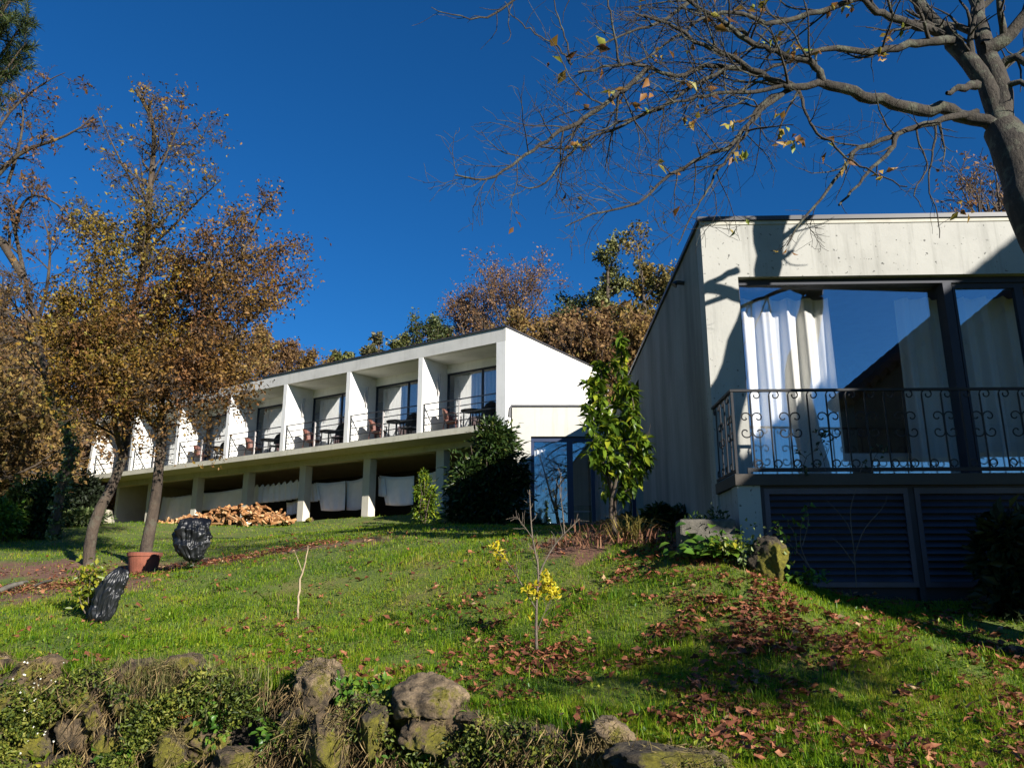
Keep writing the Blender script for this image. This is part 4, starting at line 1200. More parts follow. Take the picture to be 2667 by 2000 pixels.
# ---- pine bough in the top left corner
rng = np.random.RandomState(41)
pb = np.array([-7.9, 9.2, gz(-7.9, 9.2)])
wood = [resample([pb, pb + np.array([0.1, 0, 4]), pb + np.array([0.0, 0.1, 9])], [0.17, 0.13, 0.05], 14)]
tips = []
cfgP = dict(segs=[6, 4], wob=0.12, up=[-0.01, 0.05], rmin=0.005, kids=[16, 0], t0=0.2, ang=(0.5, 1.0), len=(0.22, 0.36), taper=0.4)
for z0, tgt in ((5.4, P(75, 40, 8.6)), (5.2, P(70, 110, 8.7)), (5.0, P(45, 165, 8.8)), (6.0, P(40, -20, 8.8)), (6.5, P(90, -90, 9.0)), (5.6, P(20, 60, 8.4)), (6.4, P(-60, -60, 8.4))):
    a = pb + np.array([0.05, 0, z0])
    lp, lrd = resample([a, a * 0.5 + tgt * 0.5 + np.array([0, 0, 0.12]), tgt], [0.04, 0.025, 0.008], 8)
    wood.append((lp, lrd)); spawn(rng, lp, lrd, 1.1, 0, 1, cfgP, wood, tips, t0=0.35, count=18); tips.append(lp[4:])
C, Dn = [], []
for t in tips:
    k = 90
    i = rng.randint(0, len(t) - 1, k); f_ = rng.uniform(0, 1, k)[:, None]
    c = t[i] * (1 - f_) + t[i + 1] * f_
    dd = unit(t[i + 1] - t[i]) * 0.8 + rand_dirs(k, rng)
    C.append(c); Dn.append(dd)
C = np.concatenate(C); Dn = np.concatenate(Dn)
lv = leaf_kites(C, Dn, rand_dirs(len(C), rng), rng.uniform(0.08, 0.15, len(C)), np.full(len(C), 0.007), rng.uniform(0, 1, len(C)), 0.0)
put_tree("pine_tree", "pine whose dark needled bough hangs into the top left corner", "tree", pb, wood, [("needles", lv, leaf_mat("pine_needles", [(0, (0.015, 0.03, 0.012)), (0.6, (0.04, 0.065, 0.02)), (1, (0.10, 0.12, 0.03))], 0.15, 0.45))], MT["bark_dark"])

# ------------------------------------------------------------------ trees on the hillside behind
def hill_tree(rng, h, wid, trunk_f, limbs_n, subs, per, size, upb, shape="round", leafm=None, spread=0.22, aspect=0.6):
    """wood and leaves of one middle distance tree standing at the origin"""
    wood, tips = [], []
    top = np.array([rng.normal(0, h * 0.03), rng.normal(0, h * 0.03), h * 0.93])
    q, rad = resample([np.zeros(3), top * 0.5 + rng.normal(0, h * 0.02, 3) * np.array([1, 1, 0]), top], [h * 0.022 + 0.04, h * 0.014 + 0.02, 0.03], 12)
    wood.append((q, rad))
    cfg = dict(segs=[5, 4, 3], wob=0.15, up=[upb, 0.05, 0.02], rmin=0.010, kids=[subs, 4, 0], t0=0.2, ang=(0.4, 1.0), len=(0.4, 0.62), taper=0.35)
    for k in range(limbs_n):
        t = trunk_f + (0.98 - trunk_f) * (k + rng.uniform(0, 1)) / limbs_n
        i = min(int(t * 11), 10)
        p = q[i]
        a = k * 2.4 + rng.normal(0, 0.4)
        f = (t - trunk_f) / (1 - trunk_f)
        if shape == "round": L = wid * (0.55 + 0.9 * math.sin(math.pi * min(1, 0.15 + f * 0.85)) ) * 0.62
        elif shape == "cone": L = wid * (1.05 - 0.9 * f)
        else: L = wid * rng.uniform(0.4, 1.0)
        el = rng.uniform(0.1, 0.7) if shape != "cone" else rng.uniform(-0.1, 0.35)
        el += 0.6 * f
        d = np.array([math.cos(a) * math.cos(el), math.sin(a) * math.cos(el), math.sin(el)])
        grow(rng, p, d, L * rng.uniform(0.8, 1.15), rad[i] * 0.55, 0, 2, cfg, wood, tips)
    lv = leaves_on(rng, tips, per, size, spread, 0.25, aspect)
    return wood, lv

brown_a = leaf_mat("hill_brown_leaves", [(0, (0.075, 0.042, 0.022)), (0.4, (0.18, 0.10, 0.045)), (0.8, (0.28, 0.16, 0.062)), (1, (0.33, 0.22, 0.08))], 0.4, 0.7)
purple = leaf_mat("hill_bare_crown", [(0, (0.08, 0.043, 0.026)), (0.5, (0.20, 0.105, 0.048)), (1, (0.32, 0.18, 0.07))], 0.25, 0.7)
green_d = leaf_mat("hill_dark_green", [(0, (0.018, 0.030, 0.010)), (0.6, (0.05, 0.07, 0.020)), (1, (0.11, 0.125, 0.035))], 0.2, 0.5)
olive = leaf_mat("hill_olive_green", [(0, (0.045, 0.055, 0.016)), (0.5, (0.12, 0.13, 0.035)), (1, (0.25, 0.24, 0.075))], 0.25, 0.5)
slim_g = leaf_mat("hill_pale_green", [(0, (0.04, 0.045, 0.02)), (0.5, (0.09, 0.09, 0.035)), (1, (0.17, 0.14, 0.06))], 0.3, 0.6)
ochre = leaf_mat("hill_ochre_leaves", [(0, (0.085, 0.050, 0.020)), (0.4, (0.21, 0.125, 0.042)), (0.8, (0.33, 0.21, 0.065)), (1, (0.30, 0.25, 0.07))], 0.4, 0.7)

def plant_hill(u, vtop, Y, name, label, cat, spec, leafm, barkm, seed, group=None, vbase=None):
    rng = np.random.RandomState(seed)
    topp = P(u, vtop, Y)
    base = np.array([topp[0], topp[1], gz(topp[0], topp[1]) - 0.2])
    h = max(2.5, topp[2] - base[2])
    wood, lv = hill_tree(rng, h, leafm=leafm, **spec)
    t = thing(name, label, cat, tuple(base), 0, group)
    link("trunk", tubes_mesh("trunk", wood), barkm, t, True)
    link("leaves", mesh_arrays("leaves", *lv), leafm, t)
    return t

SP_round = dict(wid=3.6, trunk_f=0.12, limbs_n=24, subs=8, per=17, size=0.16, upb=0.08)
SP_bare = dict(wid=4.2, trunk_f=0.2, limbs_n=28, subs=9, per=13, size=0.12, upb=0.12, spread=0.36)
SP_slim = dict(wid=1.9, trunk_f=0.12, limbs_n=24, subs=5, per=6.0, size=0.26, upb=0.16, shape="cone", spread=0.16)
SP_euc = dict(wid=2.5, trunk_f=0.28, limbs_n=17, subs=7, per=18, size=0.18, upb=0.05, shape="wild", spread=0.20)
plant_hill(1525, 615, 38, "evergreen_tree", "tall olive green tree with a pale bare stem and airy crown, tallest on the hill", "tree", SP_euc, olive, MT["bark_young"], 101)
plant_hill(1640, 655, 38, "evergreen_tree", "tall ochre topped tree directly left of the concrete house roof", "tree", SP_euc, leaf_mat("hill_mixed_leaves", [(0, (0.045, 0.042, 0.012)), (0.5, (0.15, 0.12, 0.03)), (1, (0.30, 0.20, 0.045))], 0.25, 0.6), MT["bark_young"], 102)
plant_hill(1735, 695, 40, "evergreen_tree", "lower olive green tree half hidden by the corner of the concrete house", "tree", SP_euc, olive, MT["bark_young"], 103)
plant_hill(1340, 755, 44, "bare_crown_tree", "broad purple brown nearly bare tree rising behind the corner of the white building", "tree", dict(SP_bare, wid=6.5, limbs_n=36), purple, MT["bark_dark"], 104)
plant_hill(1240, 770, 46, "bare_crown_tree", "smaller purple brown tree on the left flank of the broad bare tree", "tree", SP_bare, purple, MT["bark_dark"], 105)
plant_hill(1460, 780, 40, "evergreen_tree", "dark green tree between the purple brown tree and the tall olive trees", "tree", SP_round, green_d, MT["bark_dark"], 106)
plant_hill(1135, 838, 42, "evergreen_tree", "round dark green tree showing just above the white roof edge", "tree", SP_round, green_d, MT["bark_dark"], 107)
for k, (u, vt, Y) in enumerate([(1530, 820, 34), (1440, 850, 35), (1620, 850, 31), (1380, 830, 38), (1560, 900, 30), (1690, 880, 29)]):
    plant_hill(u, vt, Y, "brown_tree", "orange brown tree in the dense row behind the white end wall", "tree", SP_round, (brown_a, ochre)[k % 2], MT["bark_dark"], 120 + k, "orange brown trees behind the white building")
for k, (u, vt, Y) in enumerate([(995, 830, 50), (1035, 850, 50), (955, 870, 50), (1070, 858, 50), (895, 876, 50), (925, 884, 50), (1100, 820, 50), (865, 895, 50), (1180, 815, 50), (1060, 838, 54), (1150, 822, 52), (975, 862, 54)]):
    plant_hill(u, vt, Y, "slim_tree", "slim pale green tree in the thin row above the white roof", "tree", SP_slim, (slim_g, olive)[k % 2], MT["bark_dark"], 140 + k, "slim trees above the white roof")
plant_hill(2590, 455, 24, "bare_crown_tree", "purple brown bare tree top showing above the concrete roof beside the big trunk", "tree", dict(SP_bare, per=1.6, size=0.14), purple, MT["bark_dark"], 160)
plant_hill(2700, 440, 25, "bare_crown_tree", "purple brown bare tree top at the right edge, mostly behind the big trunk", "tree", dict(SP_bare, per=1.6, size=0.14), purple, MT["bark_dark"], 161)
for k, (u, vt, Y) in enumerate([(-20, 800, 30), (80, 840, 36), (170, 800, 42), (-60, 700, 36), (270, 830, 40), (330, 790, 44), (420, 830, 46), (520, 850, 46), (620, 870, 46), (700, 855, 48), (770, 890, 48), (830, 910, 48), (-120, 900, 24), (20, 960, 26), (-40, 1040, 22), (560, 800, 52)]):
    plant_hill(u, vt, Y, "brown_tree", "ochre brown tree in the dense thicket at the left behind the lawn trees", "tree", SP_round, (ochre, brown_a, ochre)[k % 3], MT["bark_dark"], 170 + k, "ochre trees of the left thicket")

# undergrowth clothing the hillside
rng = np.random.RandomState(77)
n = 70000
X = rng.uniform(-75, 30, n); Y = rng.uniform(26, 95, n)
t = (X - B0[0]) * BI[0] + (Y - B0[1]) * BI[1]
s = (X - B0[0]) * BD[0] + (Y - B0[1]) * BD[1]
k = ((t > 10.5) | ((s > 26) & (t > -4))) & (np.abs(X) < 0.8 * Y + 4) & (X < 0.35 * Y)
X = X[k]; Y = Y[k]; n = len(X)
C = np.stack([X, Y, ground_z(X, Y) + np.abs(rng.normal(0, 0.9, n)) * (1 + fbm(X, Y, 0.5))], -1)
lv = leaf_kites(C, rand_dirs(n, rng), rand_dirs(n, rng), rng.uniform(0.25, 0.6, n), rng.uniform(0.15, 0.35, n), np.clip(rng.uniform(0, 1, n) + 0.2 * fbm(X, Y, 0.4), 0, 1))
tag(link("undergrowth", mesh_arrays("undergrowth", *lv), ochre), kind="stuff", label="brown undergrowth covering the hillside")

# ------------------------------------------------------------------ rocks of the old retaining wall
def rock_mesh(name, sx, sy, sz, seed, rough=0.22, facets=7):
    bm = bmesh.new()
    bmesh.ops.create_icosphere(bm, subdivisions=5, radius=1.0)
    rg = np.random.RandomState(seed)
    planes = [(unit(rg.normal(size=3)), rg.uniform(0.48, 0.82)) for _ in range(facets + 5)]
    for v_ in bm.verts:
        p = np.array(v_.co)
        w_ = mnoise.noise(Vector(p * 2.2 + seed)) * 0.10
        for nn, dd in planes:
            e = p @ nn - dd - w_
            if e > 0: p = p - nn * e * 0.96
        q = Vector(p * 1.0 + seed * 3.1)
        a = mnoise.fractal(q * 1.5, 0.9, 2.0, 3) * rough * 0.5 + mnoise.fractal(q * 5.0, 0.8, 2.1, 5) * rough * 0.32
        cr = abs(mnoise.noise(q * 2.6)); a -= 0.10 * max(0.0, 1 - cr / 0.07)       # cracks
        p = p * (1.15 + a)
        v_.co = (p[0] * sx, p[1] * sy, p[2] * sz)
    me = bpy.data.meshes.new(name)
    bm.to_mesh(me); bm.free()
    return me

def rock(label, u0, u1, v0, v1, Y, mat, seed, depth=None, facets=7, group=None, cat="rock", rz=0.0, name="rock"):
    a = P((u0 + u1) / 2, (v0 + v1) / 2, Y)
    if group == GW: Y = Y - 0.17; a = P((u0 + u1) / 2, (v0 + v1) / 2, Y)
    k = Y / FPX / math.cos(PITCH)
    sx = (u1 - u0) / 2 * k; sz = (v1 - v0) / 2 * k
    if group: sx *= 0.92; sz *= 0.88; a[2] -= sz * 0.14
    me = rock_mesh(name, sx * 1.06, depth or (sx + sz) * 0.55, sz * 1.08, seed, facets=facets)
    o = link(name, me, MT[mat], None, True)
    o.location = a; o.rotation_euler = (0, 0, rz)
    if group: ROCKS.append((np.array(a), sx, depth or (sx + sz) * 0.55, sz))
    return tag(o, label, cat, group)
ROCKS = []

GW = "stones of the overgrown retaining wall"
rock("small pale stone on the lawn edge at the far left end of the wall", -15, 30, 1695, 1735, 6.75, "rock_grey", 1, group=GW)
rock("flat brown slab lying in the lawn edge at the far left", 30, 158, 1702, 1785, 6.65, "rock", 2, 0.20, group=GW)
rock("cracked brown block below the flat slab at the left edge", -40, 75, 1755, 1850, 6.5, "rock", 3, 0.18, group=GW)
rock("brown stone half sunk in greenery right of the flat slab", 168, 262, 1765, 1845, 6.4, "rock", 4, group=GW)
rock("tan boulder with a dark square hollow behind the rushes", 318, 420, 1712, 1805, 6.45, "rock", 5, group=GW)
rock("long flat tan stone right of the hollow boulder", 415, 540, 1697, 1755, 6.4, "rock", 6, group=GW)
rock("pale grassy stone below the long flat tan stone", 440, 530, 1745, 1800, 6.3, "rock", 15, group=GW)
rock("big rounded boulder with dry grass on its face, largest in the wall", 757, 905, 1714, 1840, 6.0, "rock_grey", 7, 0.22, group=GW)
rock("yellow mossy stone below the big rounded boulder", 728, 815, 1848, 1925, 5.85, "rock_moss", 8, group=GW)
rock("pointed boulder with a mossy left side", 1040, 1215, 1752, 1880, 5.65, "rock_grey", 9, 0.22, 5, group=GW)
rock("broad earthy stone under the pointed boulder", 1060, 1190, 1850, 1965, 5.5, "rock", 10, 0.22, group=GW)
rock("tall mossy face stone between the big boulder and the pointed boulder", 930, 1020, 1815, 1990, 5.6, "rock_moss", 11, 0.16, group=GW)
rock("rough stone leaning against the tall mossy face stone", 790, 940, 1840, 2010, 5.65, "rock", 12, 0.2, group=GW)
rock("left of two bright mossy stones in the middle of the wall", 1292, 1400, 1882, 1985, 5.25, "rock_moss", 13, 0.18, group=GW)
rock("right of two bright mossy stones in the middle of the wall", 1370, 1485, 1900, 1995, 5.1, "rock_moss", 14, 0.18, group=GW)
rock("smooth grey boulder on the lawn edge above the long mossy slab", 1528, 1640, 1872, 1940, 4.95, "rock_grey", 16, 0.18, group=GW)
rock("long mossy slab at the bottom edge", 1600, 1905, 1935, 2030, 4.55, "rock_moss", 17, 0.22, group=GW)
rock("pale mossy stone standing in the dark gap below the rushes", 412, 482, 1895, 2000, 6.0, "rock_moss", 18, 0.13, group=GW)
rock("small pale stone at the bottom edge under the pointed boulder", 1165, 1235, 1950, 2020, 5.3, "rock", 19, group=GW)
rock("small brown stone among the white flowers", 225, 268, 1838, 1890, 6.3, "rock", 20, group=GW)
rock("brown stone at the bottom edge right of the bright ivy", 560, 700, 1930, 2030, 5.9, "rock", 21, 0.18, group=GW)
rock("dark stone between the two mossy stones and the grey boulder", 1470, 1600, 1930, 2020, 4.95, "rock", 22, 0.18, group=GW)
for k, (u, v, s_) in enumerate([(60, 1930, 60), (180, 1960, 55), (300, 1900, 50), (360, 1985, 45), (640, 1880, 50), (700, 2010, 55), (1240, 1900, 45), (1250, 2010, 50), (20, 1900, 50), (120, 1870, 45), (240, 1935, 45), (110, 1990, 55), (300, 1980, 40), (520, 1960, 45), (560, 1850, 40), (350, 1850, 40), (440, 1850, 45), (20, 1985, 50), (250, 1890, 35), (1000, 1900, 40), (870, 1990, 45), (1340, 2000, 45), (1430, 2010, 45), (1540, 1990, 40)]):
    Yk = 6.55 - max(0, u - 400) * 0.0011
    rock("rough dark stone in the wall face, half hidden by dead stalks", u - s_, u + s_, v - s_ * 0.8, v + s_ * 0.8, Yk, "rock", 30 + k, group="dark stones in the wall face")
_pk = np.random.RandomState(301); _pm = [rock_mesh("rock", 0.17 * _pk.uniform(0.8, 1.25), 0.13, 0.125 * _pk.uniform(0.8, 1.2), 310 + i, facets=8) for i in range(10)]
for i, m_ in enumerate(_pm): m_.materials.append(MT["rock_moss"] if i % 3 == 1 else MT["rock"]); m_.polygons.foreach_set("use_smooth", np.ones(len(m_.polygons), dtype=bool))
_x = -5.3
while _x < 2.3:
    for row in range(4):
        x = _x + _pk.normal(0, 0.05) + 0.12 * (row % 2); yw = float(wall_y(x))
        o = bpy.data.objects.new("rock", _pm[_pk.randint(0, 10)]); COL.objects.link(o)
        o.location = (x, yw - 0.08 - 0.05 * row + _pk.normal(0, 0.04), gz(x, yw + 0.1) - 0.10 - 0.20 * row + _pk.normal(0, 0.03))
        o.rotation_euler = (_pk.normal(0, 0.3), _pk.normal(0, 0.3), _pk.uniform(-0.5, 0.5) + 3.14 * _pk.randint(0, 2)); k_ = _pk.uniform(0.75, 1.15); o.scale = (k_, k_, k_)
        tag(o, "rough mossy stone packed in the face of the old retaining wall", "rock", "packed stones of the wall face")
    _x += _pk.uniform(0.22, 0.34)
rock("mossy yellow green rock beside the slatted doors", 1945, 2052, 1415, 1535, 7.55, "rock_moss", 50, 0.22, 6, cat="rock")
rock("small pinkish stone at the foot of the second column", 798, 816, 1347, 1362, 27.8, "rock", 51, cat="rock")
rock("pale stone lying among leaves in front of the big leaved plants", 1750, 1785, 1495, 1520, 8.3, "rock_grey", 52, cat="rock")
rock("grey brown stone half buried in the lawn at the right edge", 2610, 2700, 1690, 1730, 6.5, "rock", 53, cat="rock")
# earth bank behind the stones is the ground itself; pale rubble wall under the far end of the building
rw = P(276, 1394, 31)
f = MB(); f.hexa([(-0.75, -0.2, -0.5), (0.55, -0.2, -0.5), (0.55, 0.2, -0.5), (-0.75, 0.2, -0.5), (-0.6, -0.18, 0.95), (0.05, -0.18, 1.0), (0.05, 0.18, 1.0), (-0.6, 0.18, 0.95)])  # one end slopes along the shadow edge of its sunlit part
o = f.build("rubble_wall", MT["rubble"], None, bevel=0.03); o.location = (rw[0], rw[1], rw[2]); o.rotation_euler = (0, 0, 0.15)
tag(o, "short pale rubble wall lit by the sun behind the leaning trunk", "wall")

# stone trough by the corner of the concrete house
pl = P(1835, 1405, 8.05)
pt_ = thing("planter", "grey stone trough of dark plants at the corner of the concrete house", "planter", tuple(pl), -0.05)
f = MB(); f.box(-0.27, 0.30, -0.14, 0.14, -0.15, 0.20); f.build("trough", MT["planter"], pt_, bevel=0.025)

# ------------------------------------------------------------------ plants
def put_plant(name, label, cat, base, stems, leafsets, stem_mat=None, group=None):
    base = np.asarray(base, float)
    t = thing(name, label, cat, tuple(base), 0, group)
    if stems:
        link("stem", tubes_mesh("stem", [(p - base, r) for p, r in stems]), stem_mat or MT["twig"], t, True)
    for nm, (V, F, R), lm in leafsets:
        link(nm, mesh_arrays(nm, V - base, F, R), lm, t)
    return t

cfgS = dict(segs=[6, 5, 4], wob=0.14, up=[0.12, 0.08, 0.05], rmin=0.003, kids=[6, 4, 3], t0=0.25, ang=(0.4, 0.95), len=(0.35, 0.6), taper=0.4)
glossy_green = leaf_mat("glossy_evergreen_leaves", [(0, (0.035, 0.065, 0.010)), (0.4, (0.095, 0.165, 0.016)), (0.8, (0.20, 0.28, 0.025)), (1, (0.40, 0.40, 0.03))], 0.4, 0.28)
dark_green = leaf_mat("dark_bush_leaves", [(0, (0.010, 0.022, 0.006)), (0.5, (0.026, 0.052, 0.011)), (0.9, (0.055, 0.09, 0.018)), (1, (0.12, 0.13, 0.03))], 0.25, 0.35)
yellow_green = leaf_mat("yellow_green_leaves", [(0, (0.06, 0.10, 0.012)), (0.5, (0.18, 0.22, 0.02)), (1, (0.40, 0.35, 0.03))], 0.4, 0.35)
yellow = leaf_mat("bright_yellow_leaves", [(0, (0.30, 0.24, 0.01)), (0.6, (0.52, 0.42, 0.015)), (1, (0.62, 0.55, 0.05))], 0.4, 0.4)
mid_green = leaf_mat("fresh_green_leaves", [(0, (0.03, 0.08, 0.012)), (0.5, (0.075, 0.165, 0.020)), (1, (0.17, 0.27, 0.03))], 0.35, 0.35)

# tall glossy shrub in front of the annex
rng = np.random.RandomState(61)
sb = P(1604, 1392, 9.4); sb[2] = gz(sb[0], sb[1]) - 0.03
stems, tips = [], []
for px in ([(1604, 1392), (1590, 1320), (1610, 1230), (1625, 1120), (1622, 1010), (1618, 890)], [(1604, 1380), (1598, 1310), (1582, 1190), (1572, 1070), (1565, 960)], [(1606, 1380), (1602, 1310), (1645, 1190), (1655, 1100), (1640, 1000)], [(1604, 1370), (1597, 1300), (1550, 1140), (1540, 1000)], [(1606, 1360), (1604, 1300), (1662, 1220), (1680, 1140)]):
    pts = [P(u, v, 9.4 + rng.normal(0, 0.12)) for u, v in px]; pts[0] = sb
    q, rad = resample(pts, np.linspace(0.026, 0.006, len(pts)), 16); stems.append((q, rad))
    spawn(rng, q, rad, 0.62, 0, 1, dict(cfgS, kids=[4, 3, 2]), stems, tips, t0=0.33, count=18)
C, Dl = [], []
for t in tips:
    tg = unit(t[-1] - t[0])
    for j in range(rng.randint(12, 22)):
        f_ = rng.uniform(0.1, 1); i = min(int(f_ * (len(t) - 1)), len(t) - 2)
        C.append(t[i] + (t[i + 1] - t[i]) * rng.uniform()); a = unit(rng.normal(size=3)); Dl.append(tg * 0.4 + a + np.array([0, 0, -0.35]))
C = np.array(C); Dl = np.array(Dl)
k = (np.abs(C[:, 0] - sb[0] + 0.02) < (0.44 + 0.26 * fbm(C[:, 2], C[:, 1], 2.6, 4.0)) * np.clip(0.45 + (sb[2] + 2.35 - C[:, 2]) / 1.3, 0.4, 1.0)) & (C[:, 2] > sb[2] + 0.48)
C = C[k]; Dl = Dl[k]; n = len(C)
up = np.tile([0, 0, 1.0], (n, 1)) + 0.5 * rand_dirs(n, rng)
lv = leaf_curved(C, Dl, up, rng.uniform(0.085, 0.17, n), rng.uniform(0.045, 0.075, n), rng.uniform(0, 1, n), 0.5)
put_plant("evergreen_shrub", "tall glossy leaved yellow green shrub in front of the annex doors", "shrub", sb, stems, [("leaves", lv, glossy_green)], MT["bark_young"])

# dark bush at the corner of the white building
def bush(seed, u0, u1, v0, v1, Y, label, leafm, n, size, name="bush", profile=None, w=0.45, depth=0.75, curved=False, group=None):
    rng = np.random.RandomState(seed)
    kx = Y / FPX / math.cos(PITCH)
    c = P((u0 + u1) / 2, v1, Y); base = np.array([c[0], c[1], gz(c[0], c[1]) - 0.05])
    top = P((u0 + u1) / 2, v0, Y)[2]; h = top - base[2]; rx = (u1 - u0) / 2 * kx
    lobes = [(rng.uniform(-0.6, 0.6) * rx, rng.uniform(-0.5, 0.5) * rx * depth, rng.uniform(0.2, 0.8) * h, rng.uniform(0.3, 0.5)) for _ in range(16)]
    if profile: lobes = [(a * rx, rng.uniform(-0.3, 0.3) * rx * depth, b_ * h, r_) for a, b_, r_ in profile]
    per = n // len(lobes)
    C, Dl = [], []
    for lx, ly, lz, lr_ in lobes:
        d = rand_dirs(per, rng); rr = rng.uniform(0.35, 1.0, per)[:, None] ** 0.5
        p = d * rr * np.array([lr_ * rx * 1.3, lr_ * rx * 1.3 * depth, lr_ * h * 0.62]) * (1 + 0.25 * rng.normal(0, 1, (per, 1)))
        C.append(p + np.array([lx, ly, lz])); Dl.append(d + 0.7 * rand_dirs(per, rng))
    C = np.concatenate(C); Dl = np.concatenate(Dl)
    k = C[:, 2] > 0.03; C = C[k] + base; Dl = Dl[k]; m_ = len(C)
    L = rng.uniform(0.7, 1.3, m_) * size
    if curved: lv = leaf_curved(C, Dl, rand_dirs(m_, rng) + np.array([0, 0, 0.8]), L, L * w * 0.7, rng.uniform(0, 1, m_), 0.3)
    else: lv = leaf_kites(C, Dl, rand_dirs(m_, rng) + np.array([0, 0, 0.5]), L, L * w, rng.uniform(0, 1, m_))
    stems = []
    for i in range(7):
        a = rng.uniform(0, 6.28); tgt = base + np.array([math.cos(a) * rx * 0.5, math.sin(a) * rx * 0.4, h * rng.uniform(0.5, 0.85)])
        stems.append(resample([base + rng.normal(0, 0.05, 3) * np.array([1, 1, 0]), base * 0.5 + tgt * 0.5 + rng.normal(0, 0.06, 3), tgt], [0.025, 0.018, 0.006], 8))
    return put_plant(name, label, "bush", base, stems, [("leaves", lv, leafm)], MT["bark_dark"], group)
bush(71, 1165, 1372, 1108, 1368, 18.6, "large dark green bush at the corner of the white building", dark_green, 9000, 0.15,
     profile=[(0.15, 0.75, 0.42), (0.45, 0.62, 0.40), (-0.05, 0.55, 0.42), (-0.55, 0.45, 0.34), (-0.35, 0.28, 0.4), (0.1, 0.25, 0.46), (0.5, 0.22, 0.42), (-0.6, 0.15, 0.3), (0.35, 0.85, 0.25), (0.1, 0.9, 0.22), (0.72, 0.45, 0.24), (-0.15, 0.1, 0.4), (0.4, 0.08, 0.4)], curved=True)
bush(72, 1070, 1146, 1232, 1366, 22.6, "small yellowing shrub in front of the hanging canvas", glossy_green, 1150, 0.13,
     profile=[(-0.2, 0.93, 0.16), (-0.1, 0.78, 0.26), (0.1, 0.6, 0.42), (0.35, 0.4, 0.5), (-0.2, 0.35, 0.5), (0.35, 0.15, 0.45), (-0.45, 0.65, 0.22), (-0.3, 0.1, 0.35)], name="shrub", curved=True)
bush(73, 20, 150, 1230, 1420, 19, "dark green leafy bush at the left edge, beside the ivy trunk", dark_green, 5000, 0.13)
bush(74, -90, 60, 1300, 1440, 18, "low bright green ground bush at the left edge", mid_green, 3500, 0.12)
bush(75, 158, 250, 1240, 1355, 30, "evergreen bush put in for the deep shade behind the leaning trunk", leaf_mat("deep_shade_green", [(0, (0.004, 0.008, 0.003)), (1, (0.014, 0.022, 0.007))], 0.1, 0.6), 6000, 0.22)  # leaves near black to stand for a patch of deep shade
bush(76, 100, 240, 1330, 1425, 22, "olive ground bush behind the leaning trunk", ivy_m, 3500, 0.13)
bush(77, 1330, 1420, 1352, 1392, 17, "low dark plants at the foot of the annex wall", dark_green, 900, 0.10, name="low_plants")
bush(78, 1690, 1800, 1318, 1395, 11.0, "dark ferny plants along the foot of the concrete side wall", dark_green, 1800, 0.10, name="low_plants")
bush(79, 1790, 1900, 1325, 1362, 8.05, "dark plants growing in the grey stone trough", dark_green, 900, 0.05, name="trough_plants")
bush(80, 2560, 2740, 1330, 1560, 7.4, "dark shaded fern at the right edge in front of the slatted doors", leaf_mat("shade_fern", [(0, (0.008, 0.015, 0.005)), (1, (0.03, 0.045, 0.012))], 0.2, 0.5), 1500, 0.14, name="fern")

# big leaved green plants below the trough
rng = np.random.RandomState(83)
n = 150
cb = P(1850, 1445, 7.75)
C = cb + np.stack([rng.normal(0, 0.20, n), rng.normal(0, 0.10, n), np.abs(rng.normal(0.03, 0.09, n))], -1)
Dl = np.stack([rng.normal(0, 1, n), rng.normal(-0.4, 0.8, n), rng.uniform(-0.2, 0.6, n)], -1)
lv = leaf_curved(C, Dl, np.tile([0, -0.6, 1.0], (n, 1)) + 0.4 * rand_dirs(n, rng), rng.uniform(0.07, 0.14, n), rng.uniform(0.06, 0.10, n), rng.uniform(0, 1, n), 0.4)
put_plant("broad_leaved_plant", "low plant with broad fresh green leaves below the stone trough", "plant", (cb[0], cb[1], gz(cb[0], cb[1])), [], [("leaves", lv, mid_green)])
n = 60; cb = P(1895, 1432, 7.6)
C = cb + np.stack([rng.normal(0, 0.08, n), rng.normal(0, 0.06, n), np.abs(rng.normal(0.02, 0.06, n))], -1)
lv = leaf_kites(C, rand_dirs(n, rng), np.tile([0, -0.6, 1.0], (n, 1)) + 0.5 * rand_dirs(n, rng), rng.uniform(0.05, 0.08, n), rng.uniform(0.03, 0.05, n), rng.uniform(0, 1, n))
put_plant("yellow_leaved_plant", "small plant with yellow leaves beside the mossy rock", "plant", (cb[0], cb[1], gz(cb[0], cb[1])), [], [("leaves", lv, yellow_green)])
# ivy and earth over the mossy rock
n = 420; cb = P(1965, 1420, 7.62)
C = cb + np.stack([rng.normal(0, 0.16, n), rng.normal(0, 0.10, n), rng.normal(-0.06, 0.09, n)], -1)
lv = leaf_kites(C, rand_dirs(n, rng), rand_dirs(n, rng), rng.uniform(0.03, 0.06, n), rng.uniform(0.02, 0.04, n), rng.uniform(0, 1, n))
put_plant("creeper", "dark creeper spilling over the mossy rock", "plant", (cb[0], cb[1], gz(cb[0], cb[1])), [], [("leaves", lv, ivy_m)])
n = 130; cb = P(2085, 1515, 7.5)
C = cb + np.stack([rng.normal(0, 0.14, n), rng.normal(0, 0.05, n), np.abs(rng.normal(0, 0.05, n))], -1)
lv = leaf_kites(C, rand_dirs(n, rng), np.tile([0, -0.3, 1.0], (n, 1)) + 0.5 * rand_dirs(n, rng), rng.uniform(0.05, 0.09, n), rng.uniform(0.03, 0.05, n), rng.uniform(0, 1, n))
put_plant("nettle", "green nettle like plant at the foot of the slatted door", "plant", (cb[0], cb[1], gz(cb[0], cb[1])), [], [("leaves", lv, mid_green)])

